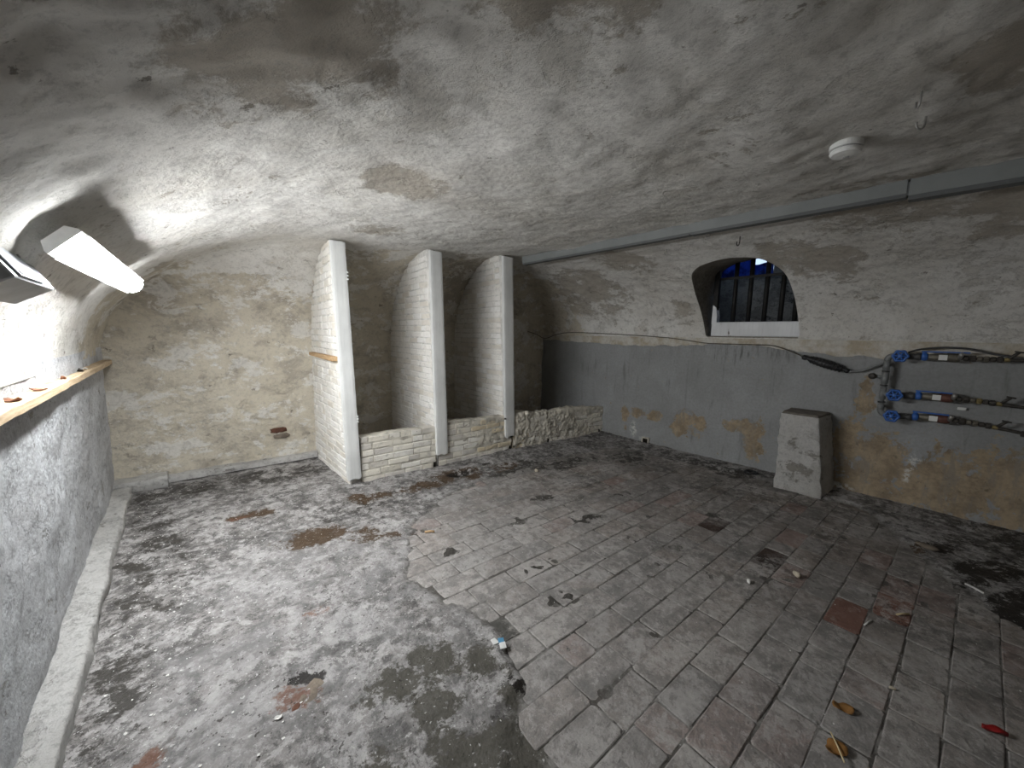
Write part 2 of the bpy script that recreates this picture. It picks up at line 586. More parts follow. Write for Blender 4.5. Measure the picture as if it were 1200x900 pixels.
MAT['pvc'] = simple('grey_pvc', (0.19, 0.197, 0.197), 0.4, var=0.12, scale=12, bump=0.05)
MAT['pvc_dark'] = simple('dark_pvc', (0.05, 0.05, 0.05), 0.45, var=0.1)
MAT['blue'] = simple('blue_plastic', (0.04, 0.13, 0.42), 0.38, var=0.25, scale=30, bump=0.05)
MAT['olive_metal'] = simple('olive_metal', (0.17, 0.155, 0.125), 0.5, metal=0.35, var=0.35, scale=30)
MAT['red_brown'] = simple('oxide_metal', (0.15, 0.065, 0.05), 0.55, metal=0.2, var=0.4, scale=30)
MAT['steel'] = simple('dull_steel', (0.42, 0.41, 0.39), 0.4, metal=0.7, var=0.2)
MAT['dark_steel'] = simple('dark_steel', (0.075, 0.068, 0.06), 0.55, metal=0.4, var=0.4, scale=40)
MAT['brass'] = simple('old_brass', (0.42, 0.34, 0.16), 0.4, metal=0.7, var=0.4, scale=40)
MAT['paper'] = simple('white_paper', (0.72, 0.72, 0.70), 0.8, var=0.08)
MAT['ink'] = simple('black_ink', (0.03, 0.03, 0.03), 0.8, var=0.1)
MAT['rubber'] = simple('black_rubber', (0.016, 0.016, 0.017), 0.45, var=0.2)
MAT['iron'] = simple('black_iron', (0.018, 0.017, 0.016), 0.6, metal=0.3, var=0.4, bump=0.4)
MAT['wire'] = simple('dusty_wire', (0.10, 0.085, 0.065), 0.7, var=0.3)
MAT['stone_pale'] = simple('pale_stone', (0.52, 0.46, 0.36), 0.9, var=0.3, bump=0.6, bd=0.004)
MAT['stone_white'] = simple('white_stone', (0.68, 0.67, 0.64), 0.9, var=0.2, bump=0.5, bd=0.004)
MAT['leaf'] = simple('orange_leaf', (0.24, 0.115, 0.03), 0.7, var=0.35, bump=0.4)
MAT['straw'] = simple('straw', (0.56, 0.46, 0.27), 0.8, var=0.2)
MAT['red'] = simple('red_peel', (0.28, 0.012, 0.012), 0.45, var=0.3)
MAT['rust_flake'] = simple('rust_flake', (0.20, 0.09, 0.05), 0.9, var=0.45, bump=0.6, bd=0.004)
MAT['old_brick'] = simple('broken_brick', (0.13, 0.058, 0.036), 0.95, var=0.45, scale=30, bump=0.8, bd=0.008)
MAT['broken_mortar'] = simple('broken_mortar', (0.20, 0.165, 0.13), 0.95, var=0.35, scale=20, bump=0.7, bd=0.008)
MAT['chip_blue'] = simple('blue_print', (0.10, 0.30, 0.48), 0.6, var=0.1)


def tarp_mat():
    t = NT('blue_tarpaulin')
    m = t.t
    c = t.mix(t.ramp(t.noise(9, 4, 0.6), 0.4, 0.62), (0.03, 0.08, 0.32), (0.008, 0.018, 0.09))
    t.out(c, 0.4, t.bump(t.noise(12, 4, 0.6), 0.6, 0.02))
    tr = t.n('ShaderNodeBsdfTranslucent')
    t.l(c, tr.inputs[0])
    mx = t.n('ShaderNodeMixShader')
    mx.inputs[0].default_value = 0.6
    t.l(t.bsdf.outputs[0], mx.inputs[1])
    t.l(tr.outputs[0], mx.inputs[2])
    t.l(mx.outputs[0], m.nodes['Material Output'].inputs['Surface'])
    return t.m


MAT['tarp'] = tarp_mat()


def emit_mat():
    t = NT('lamp_diffuser')
    t.out((0.9, 0.9, 0.9), 0.4)
    t.bsdf.inputs['Emission Color'].default_value = LAMP_COLOUR
    t.bsdf.inputs['Emission Strength'].default_value = LAMP_STRENGTH
    return t.m


MAT['diffuser'] = emit_mat()


# ================================================================== STRUCTURE
def crown(x, y):
    return 2.325 + 0.065 * np.clip(x - 1.1, 0, 2.1) + 0.02 * np.clip((2.4 - y) * (2.2 - x), 0, 2)


def cove(d, R):
    q = np.clip(d / R, 0, 1)
    return np.sqrt(np.maximum(1 - (1 - q) ** 2, 0))


def smin(a, b, k):
    h = np.clip(0.5 + 0.5 * (b - a) / k, 0, 1)
    return b * (1 - h) + a * h - k * h * (1 - h)


def ceil_z(x, y):
    zc = crown(x, y)
    l = ZL + (zc - ZL) * cove(x - XL, RL)
    r = ZR + (zc - ZR) * cove(XR - x, RR)
    b = ZB + (zc + 0.02 - ZB) * cove(YB - y, RB)
    return smin(smin(l, r, 0.03), b, 0.05)


def back_y(x, z):
    """y of the coved back wall at height z."""
    ys = np.linspace(YB, YB - RB - 0.3, 300)
    zz = ceil_z(np.full_like(ys, x), ys)
    if z <= zz[0]:
        return YB
    k = np.argmax(zz >= z)
    return float(ys[k]) if zz.max() >= z else float(ys[-1])


# ---- floor
nx, ny = 300, 350
gx = np.linspace(XL - 0.06, XR + 0.12, nx)
gy = np.linspace(YF - 0.05, YB + 0.08, ny)
X, Y = np.meshgrid(gx, gy, indexing='ij')
TILE_POLY = np.array([(.75, -1.9), (.76, .85), (.87, .95), (1.05, 1.07), (1.13, 1.25), (1.15, 1.41), (1.13, 1.65), (1.05, 1.75),
                      (1.0, 2.05), (1.11, 2.3), (1.35, 2.7), (1.9, 3.0), (3.4, 3.12), (4.5, 2.95), (4.72, 1.3), (4.6, .35), (4.05, .08),
                      (3.75, -.06), (3.5, -.27), (3.15, -.45), (3.0, -1.9)])


def poly_sd(px, py, poly):
    d = np.full(px.shape, 1e9)
    ins = np.zeros(px.shape, bool)
    n = len(poly)
    for i in range(n):
        a, b = poly[i], poly[(i + 1) % n]
        e = b - a
        wx, wy = px - a[0], py - a[1]
        t = np.clip((wx * e[0] + wy * e[1]) / (e @ e), 0, 1)
        d = np.minimum(d, np.hypot(wx - e[0] * t, wy - e[1] * t))
        c = ((a[1] <= py) & (b[1] > py)) | ((b[1] <= py) & (a[1] > py))
        with np.errstate(divide='ignore', invalid='ignore'):
            xi = a[0] + (py - a[1]) / (b[1] - a[1] + 1e-12) * e[0]
        ins ^= c & (px < xi)
    return np.where(ins, -d, d)


P2 = np.stack([X, Y, np.zeros_like(X)], -1)
wob = 0.05 * fbm(P2 * 5.0, 3)
sd = poly_sd(X, Y, TILE_POLY) + wob
outside = sstep(-0.02, 0.05, sd)
lump = fbm(P2 * 1.6, 5, 0.55)
fine_h = fbm(P2 * 9.0 + 4.0, 3)


def blob(cx, cy, rx, ry, rot=0.0, s=1.0):
    c, sn = math.cos(rot), math.sin(rot)
    u = ((X - cx) * c + (Y - cy) * sn) / rx
    v = (-(X - cx) * sn + (Y - cy) * c) / ry
    return s * np.clip(1 - (u * u + v * v) * 0.5, 0, 1)


def blobs(L):
    o = np.zeros_like(X)
    for b in L:
        o = np.maximum(o, blob(*b))
    return o


f_olive = blobs([(.62, 1.40, .17, .09, -.5), (.82, 1.40, .12, .09, -.6), (.95, 1.30, .10, .10, .3), (.70, 1.22, .10, .08, -.7), (.70, 1.00, .16, .12, -.7),
                 (.84, .90, .10, .09, -.7), (.45, 1.15, .14, .06, -.5, .8), (.95, 1.07, .05, .05, 0), (1.02, 1.12, .03, .08, 0)])
f_dark = blobs([(-.22, 3.9, .12, .6, 0, .75), (-.15, 3.2, .2, .6, 0, .5), (-.28, 2.2, .10, .5, 0, .6), (.1, 4.5, .5, .18, 0, .75), (.75, 4.45, .4, .2, 0, .7),
                (-.3, 1.6, .08, .5, 0, .55), (3.2, 1.92, .13, .06, -.5), (3.4, 1.24, .10, .05, -.6), (1.58, 1.35, .09, .07, -.4), (1.67, 1.62, .10, .05, -.5),
                (2.5, 1.86, .14, .07, -.4), (2.5, 2.38, .13, .06, -.3), (3.5, 2.9, .5, .16, -.1, .85), (4.2, 2.6, .3, .25, 0, .8), (2.9, 3.15, .4, .16, 0, .8),
                (1.1, 3.25, .3, .2, .2, .7), (4.75, 1.7, .2, .6, 0, .6), (4.7, -.4, .4, .25, -.5, .7), (1.33, 2.15, .09, .05, 0), (2.0, 2.2, .08, .06, 0)])
f_brown = blobs([(2.2, 3.34, .32, .14, -.1), (1.78, 3.3, .22, .1, -.1, .85), (.66, 2.95, .22, .12, -.3), (.35, 3.6, .16, .07, -.3), (1.25, 3.35, .2, .1, -.2, .8),
                 (4.1, -.02, .13, .07, -.4), (2.7, 3.25, .25, .09, 0, .8), (.95, 2.75, .1, .1, 0, .7), (1.25, 2.55, .3, .05, -.4, .6)])
f_rust = blobs([(.26, 1.62, .10, .06, -.6), (-.16, 1.68, .06, .05, 0), (.30, 3.58, .07, .04, 0, .9), (.5, 2.1, .08, .05, 0, .55)])
f_wet = blobs([(4.15, -.08, .14, .07, -.4, .9), (3.95, -.27, .32, .10, 2.75), (3.55, -.42, .35, .10, 2.85), (3.2, -.48, .3, .07, 2.9), (2.26, 3.38, .15, .06, -.1),
               (.33, 1.70, .07, .025, -.6, .9), (1.11, 1.23, .025, .05, 0, .8), (1.02, 1.09, .03, .06, .4, .9), (2.62, 3.44, .08, .03, 0)])
f_pale = np.clip(sstep(-.1, .5, .8 - np.hypot((X - .45) / 1.0, (Y - 2.2) / 1.4)) + blobs([(.45, 1.9, .6, .6, 0), (1.0, 1.55, .15, .2, 0), (2.1, 3.2, .5, .06, -.1, .8),
                 (.85, 1.1, .4, .1, -.6, .9), (1.0, 2.4, .3, .3, 0)]), 0, 1)
hole = blob(2.26, 3.38, .15, .06, -.1) * 0.035 + blob(.33, 1.69, .08, .04, -.6) * 0.02
ridge = np.exp(-(np.abs(sd - 0.06) / 0.03) ** 2) * 0.005 * sstep(2.1, 1.6, Y)
Z = -0.0035 + 0.003 * fine_h + outside * (0.0105 + 0.005 * sstep(2.2, 1.6, Y) + 0.008 * lump + 0.004 * fine_h + ridge) - hole
Z += sstep(0.05, 0.0, np.abs(sd - 0.02)) * 0
Z += (f_dark + f_brown) * (1 - outside) * np.clip(0.0065 + 0.012 * fbm(P2 * 13 + 2, 3), 0, .012)
Z = np.where(sd < -0.1, np.minimum(Z, 0.006), Z)
slope_up = sstep(4.55, 5.0, X) * 0.02 + sstep(3.2, 3.6, Y) * 0.015
Z = Z + slope_up * outside
me = grid_mesh('floor', np.stack([X, Y, Z], -1),
               attrs=dict(bed=1 - outside, olive=f_olive, dark=f_dark, brown=f_brown, rust=f_rust, wet=f_wet, pale=f_pale * outside))
floor = tag(link('floor', me, MAT['floor']), kind='structure')


def floor_z(x, y):
    i = int(np.clip(np.searchsorted(gx, x), 1, nx - 1))
    j = int(np.clip(np.searchsorted(gy, y), 1, ny - 1))
    return float(Z[i - 1:i + 1, j - 1:j + 1].max())


# ---- paving tiles of the floor: each one a part
def make_tile_mesh(seed, L=0.2895, W=0.1515, T=0.03):
    r = random.Random(seed)
    bm = bmesh.new()
    base = []
    hx, hy = L / 2, W / 2
    for (sx, sy) in ((-1, -1), (1, -1), (1, 1), (-1, 1)):
        k = r.uniform(0.004, 0.016)
        if sx * sy > 0:
            base += [(sx * hx, sy * (hy - k)), (sx * (hx - k), sy * hy)]
        else:
            base += [(sx * (hx - k), sy * hy), (sx * hx, sy * (hy - k))]
    base = [(x + r.uniform(-.003, .003), y + r.uniform(-.003, .003)) for x, y in base]
    rot = [(x, y) for x, y in base]
    # order by angle
    rot.sort(key=lambda p: math.atan2(p[1], p[0]))
    lo = [bm.verts.new((x, y, -T)) for x, y in rot]
    mid = [bm.verts.new((x, y, -0.003 + r.uniform(-.001, .001))) for x, y in rot]
    top = [bm.verts.new((x * (1 - 0.004 / hx), y * (1 - 0.004 / hy), r.uniform(-.001, .001))) for x, y in rot]
    n = len(rot)
    for a, b in ((lo, mid), (mid, top)):
        for k in range(n):
            bm.faces.new((a[k], a[(k + 1) % n], b[(k + 1) % n], b[k]))
    bm.faces.new(top)
    me = bpy.data.meshes.new('paving_tile')
    bm.to_mesh(me)
    bm.free()
    me.polygons.foreach_set('use_smooth', [False] * len(me.polygons))
    return me


rt = random.Random(5)
TILE_W = 0.1535
tile_variants = {}
for key in ('tile_grey', 'tile_warm', 'tile_pink', 'tile_red', 'tile_dark', 'tile_ash'):
    tile_variants[key] = []
    for s in range(4):
        m_ = make_tile_mesh(s * 7 + len(key))
        m_.materials.append(MAT[key])
        tile_variants[key].append(m_)
SPECIAL = [((2.98, .65), 'tile_dark'), ((1.62, .89), 'tile_warm'), ((1.80, .42), 'tile_pink'), ((2.60, .21), 'tile_red'), ((2.97, .03), 'tile_red'),
           ((1.26, 1.36), 'tile_ash'), ((1.93, .80), 'tile_warm'), ((1.45, .36), 'tile_pink'), ((3.35, 1.22), 'tile_dark'), ((1.55, .25), 'tile_pink'), ((3.25, -.12), 'tile_pink')]
tiles = []
PITCH_Y, PITCH_X = 0.1545, 0.293
for row in range(-14, 24):
    x = 0.75 + rt.uniform(0, PITCH_X)
    while x < 4.75:
        L = PITCH_X * rt.choice([1, 1, 1, 1, 1, .92, 1.08, .55])
        cx = x + L / 2
        cy = 0.4225 + row * PITCH_Y - 0.033 * (cx - 1.8)
        x += L
        if YF + 0.1 < cy < 3.2:
            d = float(poly_sd(np.array([cx]), np.array([cy]), TILE_POLY)[0])
            if d < 0.09 and cy > -0.95:
                tiles.append((math.hypot(cx, cy), cx, cy, L))
tiles.sort()
far_bm = bmesh.new()
used = set()
for k, (dist, cx, cy, L) in enumerate(tiles):
    key = rt.choices(['tile_grey', 'tile_warm', 'tile_pink'], [6, 3, 0.45])[0]
    for i, (p, kk) in enumerate(SPECIAL):
        if i not in used and abs(cx - p[0]) < 0.15 and abs(cy - p[1]) < 0.075:
            key = kk
            used.add(i)
    me = rt.choice(tile_variants[key])
    dz = rt.uniform(-0.002, 0.002)
    M = Matrix.Translation((cx, cy, dz)) @ Matrix.Rotation(-0.033 + rt.uniform(-.018, .018), 4, 'Z') @ Matrix.Rotation(rt.uniform(-.008, .008), 4, 'X') @ Matrix.Rotation(rt.uniform(-.006, .006), 4, 'Y') @ Matrix.Diagonal((L / PITCH_X * rt.uniform(.985, 1.0), rt.uniform(.97, 1.0), 1, 1))
    if k < 300:
        o = link('paving_tile', me, None, floor)
        o.matrix_world = M
    else:
        tmp = me.copy()
        tmp.transform(M)
        far_bm.from_mesh(tmp)
        bpy.data.meshes.remove(tmp)
if len(tiles) > 300:
    tag(done(far_bm, 'distant_tiles', MAT['tile_grey'], floor, recalc=False), kind='stuff')
else:
    far_bm.free()

# ---- ceiling: coved vault with the window niche cut through the right haunch
th = np.linspace(0, PI / 2, 84)
xs = np.concatenate([XL + RL * (1 - np.cos(th)), np.linspace(XL + RL, XR - RR, 64)[1:-1],
                     (XR - RR * (1 - np.cos(np.linspace(0, PI / 2, 120))))[::-1]])
ys = np.concatenate([np.linspace(YF, YB - RB, 200), (YB - RB * (1 - np.cos(np.linspace(0, PI / 2, 74))))[::-1][1:]])
CX, CY = np.meshgrid(xs, ys, indexing='ij')
CZ = ceil_z(CX, CY)
P = np.stack([CX, CY, CZ], -1)
N = grid_normals(P)
NICHE = [(2.06, 1.54), (2.08, 1.72), (2.09, 1.90), (2.085, 2.05), (2.03, 2.20), (1.93, 2.262), (1.80, 2.29), (1.60, 2.308), (1.42, 2.30), (1.30, 2.275),
         (1.21, 2.22), (1.155, 2.14), (1.13, 1.97), (1.115, 1.77), (1.095, 1.54)]


def xr_of(y, z):
    xx = np.linspace(3.3, XR, 500)
    zz = ceil_z(xx, np.full_like(xx, y))
    return float(np.interp(-z, -zz, xx))


out2 = [Vector((p[0], p[1], 0)) for p in NICHE]
path = smooth_path(out2, 10)
path += [Vector((2.06 * t_ + 1.095 * (1 - t_), 1.54, 0)) for t_ in np.linspace(0.02, 0.98, 40)]
OUT = np.array([(xr_of(p.x, p.y), p.x, p.y) for p in path])
poly_yz = OUT[:, 1:3]
sdn = np.where(CX > 3.5, poly_sd(CY, CZ, poly_yz), 1.0)
damp = sstep(0.0, 0.12, sdn)
disp = 0.018 * fbm(P * 0.9, 3) + 0.011 * fbm(P * 3.2 + 5, 4, 0.6) + 0.005 * fbm(P * 12, 3, 0.6)
edge_damp = sstep(0, 0.15, CX - XL) * sstep(0, 0.15, XR - CX) * sstep(0, 0.15, YB - CY)
P = P + N * (disp * damp * (0.25 + 0.75 * edge_damp))[..., None]
ins = sdn < 0
allin = ins[:-1, :-1] & ins[1:, :-1] & ins[1:, 1:] & ins[:-1, 1:]
keep = ~allin
vk = np.zeros(ins.shape, bool)
vk[:-1, :-1] |= keep; vk[1:, :-1] |= keep; vk[1:, 1:] |= keep; vk[:-1, 1:] |= keep
for i, j in np.argwhere(ins & vk):
    d = np.linalg.norm(OUT - P[i, j], axis=1)
    P[i, j] = OUT[np.argmin(d)]


def cblob(cx, cy, cz, r):
    return np.clip(1 - ((P[..., 0] - cx) ** 2 + (P[..., 1] - cy) ** 2 + (P[..., 2] - cz) ** 2) / (r * r), 0, 1)


stain = np.zeros(CX.shape)
for b in [(.2, 1.2, 2.3, .5), (1.3, 3.2, 2.35, .3), (3.6, .4, 2.3, .7), (4.5, 3.6, 2.2, .9), (3.9, 2.6, 2.3, .5), (2.0, -.2, 2.3, .45), (4.3, .9, 2.1, .5), (.7, .6, 2.3, .4),
          (4.75, 2.3, 1.75, .3), (4.2, 1.0, 2.2, .45), (3.9, -.3, 2.3, .7), (3.0, 4.3, 2.2, .8), (1.0, 2.1, 2.3, .35)]:
    stain = np.maximum(stain, 0.9 * cblob(*b))


def damp_field(x, y, z):
    """brown, de-limed plaster low on the back wall and inside the bins."""
    near_back = sstep(1.25, 0.75, YB - y)
    lim = np.interp(x, [-.5, .2, 1.1, 1.3, 3.2, 5.0], [1.95, 2.0, 1.85, 2.5, 2.45, 2.3])
    return near_back * np.clip(0.5 + (lim - z) * 1.3, 0, 0.85)


ceiling = tag(link('ceiling', grid_mesh('ceiling', P, keep, attrs=dict(stain=stain, damp=damp_field(P[..., 0], P[..., 1], P[..., 2])), flip=True), MAT['ceiling']), kind='structure')

# niche reveal: the tunnel from the vault surface out to the window
ring = []
n_ = len(OUT)
steps = 14
A = np.zeros((steps, n_ + 1, 3))
for k in range(n_ + 1):
    o = OUT[k % n_]
    for s in range(steps):
        t_ = s / (steps - 1)
        A[s, k] = (o[0] * (1 - t_) + 5.22 * t_, o[1], o[2] + max(0, o[2] - 1.75) / .56 * .16 * t_)
nn = grid_normals(A)
A += nn * (0.008 * fbm(A * 6, 3) * np.sin(np.linspace(0, PI, steps))[:, None])[..., None]
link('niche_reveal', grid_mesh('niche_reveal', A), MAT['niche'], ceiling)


# ---- walls
def wall_grid(fn, us, vs, amp=1.0, f_attr=None, flip=False, fdisp=None):
    U, V = np.meshgrid(us, vs, indexing='ij')
    Q = fn(U, V)
    nrm = grid_normals(Q)
    if flip:
        nrm = -nrm
    dsp = amp * (0.022 * fbm(Q * 1.1 + 3, 3) + 0.008 * fbm(Q * 4.1, 4, 0.55) + 0.003 * fbm(Q * 15, 2))
    if fdisp is not None:
        dsp = dsp + fdisp(U, V)
    Q = Q + nrm * dsp[..., None]
    return U, V, Q


U, V, Q = wall_grid(lambda u, v: np.stack([np.full_like(u, XL), u, v], -1), np.linspace(YF - .05, YB + .05, 330), np.linspace(-.05, ZL + .06, 70))
tag(link('wall_left', grid_mesh('wall_left', Q), MAT['wall_left']), kind='structure')
U, V, Q = wall_grid(lambda u, v: np.stack([u, np.full_like(u, YB), v], -1), np.linspace(XL - .05, XR + .05, 275), np.linspace(-.05, ZB + .06, 75))
tag(link('wall_back', grid_mesh('wall_back', Q, attrs=dict(stain=np.zeros(U.shape), damp=damp_field(Q[..., 0], Q[..., 1], Q[..., 2]))), MAT['ceiling']), kind='structure')
wall_back = bpy.data.objects['wall_back']
U, V, Q = wall_grid(lambda u, v: np.stack([u, np.full_like(u, YF), v], -1), np.linspace(XL - .05, XR + .05, 150), np.linspace(-.05, 2.6, 70))
tag(link('wall_front', grid_mesh('wall_front', Q, flip=True), MAT['wall_front']), kind='structure')

us, vs = np.linspace(YF - .05, YB + .05, 440), np.linspace(-.05, ZR + .06, 104)
U, V, Q = wall_grid(lambda u, v: np.stack([np.full_like(u, XR), u, v], -1), us, vs, 0.55)
edge_z = np.interp(us, [-1.7, -.3, .46, 1.06, 1.5, 1.95, 2.4, 3.1, 4.2, 4.8], [1.44, 1.42, 1.365, 1.40, 1.45, 1.46, 1.42, 1.40, 1.43, 1.45])[:, None]
edge_z = edge_z + 0.02 * fbm(np.stack([us * 6, us * 0, us * 0], -1), 3)[:, None]
upper = sstep(-0.05, 0.05, V - edge_z)


def wblob(cy, cz, ry, rz, s=1.0):
    return s * np.clip(1 - 0.5 * (((U - cy) / ry) ** 2 + ((V - cz) / rz) ** 2), 0, 1)


def wblobs(L):
    o = np.zeros_like(U)
    for b in L:
        o = np.maximum(o, wblob(*b))
    return o


ochre = wblobs([(3.14, .34, .06, .16), (2.92, .43, .13, .07), (2.68, .43, .12, .07), (2.24, .42, .14, .16), (2.33, .3, .1, .08), (2.04, .40, .08, .12), (1.68, .48, .11, .08), (1.52, .50, .12, .09),
                (1.42, .33, .11, .22), (.52, .95, .07, .24, .85), (.58, .5, .16, .26), (.36, .35, .22, .30), (.14, .2, .16, .2), (-.08, .3, .2, .32), (-.4, .35, .34, .32), (-.8, .4, .38, .28), (.5, .1, .4, .15, .9),
                (.8, .3, .12, .3), (-1.3, .35, .3, .25), (.5, 1.08, .05, .07, .8)])
drips = wblobs([(1.75, 1.36, .35, .12), (1.35, 1.38, .25, .1), (2.3, 1.36, .2, .1, .6)])
salt = wblobs([(.15, .42, .02, .09), (.17, .30, .018, .08), (.12, .46, .05, .02), (2.99, .18, .05, .10), (.65, .06, .12, .03), (2.8, .05, .08, .05, .8)])
Q[..., 0] -= 0.012 * upper
Q[..., 0] += 0.008 * sstep(0.35, 0.6, ochre + 0.2 * fbm(Q * 7, 3))
wall_right = tag(link('wall_right', grid_mesh('wall_right', Q, attrs=dict(ochre=ochre, upper=upper, drips=drips, salt=salt), flip=True), MAT['wall_right']), kind='structure')

# drain opening at the foot of the right wall: a small square mouth, its inner shade a solid black block
bm = bmesh.new()
y0, y1, z0, z1, xd = 2.735, 2.815, 0.012, 0.085, 4.975
for (a0, a1, b0, b1) in ((y0 - .015, y0, z0, z1 + .015), (y1, y1 + .015, z0, z1 + .015), (y0, y1, z1, z1 + .015)):
    box(bm, (xd, a0, b0), (xd + .05, a1, b1))
mouth = done(bm, 'drain_mouth', MAT['mortar_dirty'], wall_right)
bm = bmesh.new()
box(bm, (xd + .012, y0, z0), (xd + .05, y1, z1))
done(bm, 'drain_throat_shade', MAT['hole_shade'], mouth)

# light shaft outside the window
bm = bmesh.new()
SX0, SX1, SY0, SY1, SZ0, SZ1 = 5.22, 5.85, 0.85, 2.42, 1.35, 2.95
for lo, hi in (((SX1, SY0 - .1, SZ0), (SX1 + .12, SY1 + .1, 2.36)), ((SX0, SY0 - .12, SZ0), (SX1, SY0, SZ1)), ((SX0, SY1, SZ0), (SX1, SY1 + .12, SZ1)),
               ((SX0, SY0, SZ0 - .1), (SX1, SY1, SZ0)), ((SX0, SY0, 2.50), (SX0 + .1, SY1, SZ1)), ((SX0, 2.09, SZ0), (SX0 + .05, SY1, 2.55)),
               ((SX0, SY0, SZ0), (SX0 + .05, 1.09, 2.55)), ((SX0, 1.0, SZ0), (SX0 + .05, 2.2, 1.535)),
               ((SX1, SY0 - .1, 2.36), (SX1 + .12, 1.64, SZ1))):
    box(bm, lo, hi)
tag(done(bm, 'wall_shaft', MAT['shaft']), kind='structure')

# window: white timber frame and iron bars
win = tag(thing('window_1', (5.12, 1.58, 1.54), None, None), kind='structure')


def wbox(name, mat, lo, hi, bevel=0.004, parent=win):
    bm = bmesh.new()
    c = parent.location if parent is win else Vector((0, 0, 0))
    box(bm, Vector(lo) - Vector((5.12, 1.58, 1.54)), Vector(hi) - Vector((5.12, 1.58, 1.54)))
    return done(bm, name, mat, parent, bevel=bevel)


wbox('bottom_rail', MAT['frame_paint'], (5.06, 1.10, 1.555), (5.14, 2.03, 1.725), 0.006)
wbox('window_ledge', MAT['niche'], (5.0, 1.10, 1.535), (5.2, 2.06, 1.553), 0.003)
bm = bmesh.new()
prof = [(1.70, 2.03), (1.70, 1.975), (1.80, 1.972), (1.90, 1.99), (1.93, 2.02), (1.93, 2.03)]
lo_ = [bm.verts.new((5.055 - 5.12, y - 1.58, z - 1.54)) for z, y in prof]
hi_ = [bm.verts.new((5.145 - 5.12, y - 1.58, z - 1.54)) for z, y in prof]
for k in range(len(prof)):
    bm.faces.new((lo_[k], lo_[(k + 1) % len(prof)], hi_[(k + 1) % len(prof)], hi_[k]))
bm.faces.new(lo_)
bm.faces.new(list(reversed(hi_)))
done(bm, 'stile_stump', MAT['frame_paint'], win)
wbox('stile', MAT['iron'], (5.07, 1.985, 1.72), (5.13, 2.04, 2.5))
wbox('cross_bar', MAT['iron'], (5.115, 1.10, 2.235), (5.125, 2.04, 2.265), .002)
for y in (1.82, 1.655, 1.49, 1.33, 1.195):
    bm = bmesh.new()
    tube(bm, [(0.02, y - 1.58, 0.12), (0.02, y - 1.58, 0.95)], 0.026, 8)
    done(bm, 'bar', MAT['iron'], win, smooth=True)

# blue tarpaulin sagging over the shaft mouth
us_, vs_ = np.linspace(1.645, 2.415, 34), np.linspace(0, 1, 16)
TU, TV = np.meshgrid(us_, vs_, indexing='ij')
TT = np.where(TU > 1.87, 2.72, 2.515) + 0.012 * np.sin(TU * 30)
TX = 5.90 - 0.04 * TV + 0.02 * np.sin(TU * 17 + TV * 4)
TZ = 2.362 + (TT - 2.362) * TV
tarp_m = grid_mesh('tarpaulin', np.stack([TX, TU, TZ], -1))
tarp = tag(link('tarpaulin', tarp_m, MAT['tarp']), 'blue plastic sheet hanging in the light shaft behind the barred window', 'tarpaulin')
sol = tarp.modifiers.new('solid', 'SOLIDIFY')
sol.thickness = 0.004

# ---- kerb along the left wall, corner block and ledge along the back wall
def rough_bar(name, P0, P1, w, h, mat, seed, n=90, amp=0.008, wdir=(1, 0, 0)):
    """rough rounded bar: from P0 to P1, width along wdir, height along z."""
    P0, P1, wd = np.array(P0, float), np.array(P1, float), np.array(wdir, float)
    prof = np.array([(0, -.03), (0, .7), (.0, 1), (.12, 1.0), (.3, 1.0), (.5, 1.0), (.7, 1.0), (.88, .98), (.97, .9), (1, .7), (1, .3), (1, -.03)])
    Q = np.zeros((n, len(prof), 3))
    for i in range(n):
        b = P0 + (P1 - P0) * i / (n - 1)
        for j, (a, c) in enumerate(prof):
            Q[i, j] = b + wd * a * w + np.array([0, 0, c * h])
    nr = grid_normals(Q)
    Q += nr * (amp * fbm(Q * 9 + seed, 4, 0.6) + amp * 1.6 * fbm(Q * 2.5 + seed, 2))[..., None]
    return Q


Q = rough_bar('kerb', (XL - .02, YF, 0), (XL - .02, 4.72, 0), 0.135, 0.085, None, 3, n=260)
kerb = tag(link('trim_1', grid_mesh('kerb', Q, flip=True), MAT['concrete']), kind='structure')
Q = rough_bar('block', (XL - .02, 4.72, 0), (XL + .36, 4.72, 0), 0.22, 0.12, None, 9, n=26, wdir=(0, 1, 0))
Q2 = Q.copy()
me = grid_mesh('corner_block', Q, flip=True)
bmx = bmesh.new()
bmx.from_mesh(me)
bmesh.ops.holes_fill(bmx, edges=[e for e in bmx.edges if e.is_boundary], sides=0)
bmx.to_mesh(me)
bmx.free()
tag(link('trim_2', me, MAT['concrete']), kind='structure')
Q = rough_bar('ledge', (XL + .34, 4.80, .035), (1.17, 4.80, .035), 0.14, 0.055, None, 21, n=80, amp=0.007, wdir=(0, 1, 0))
tag(link('trim_3', grid_mesh('ledge', Q, flip=True), MAT['concrete']), kind='structure')


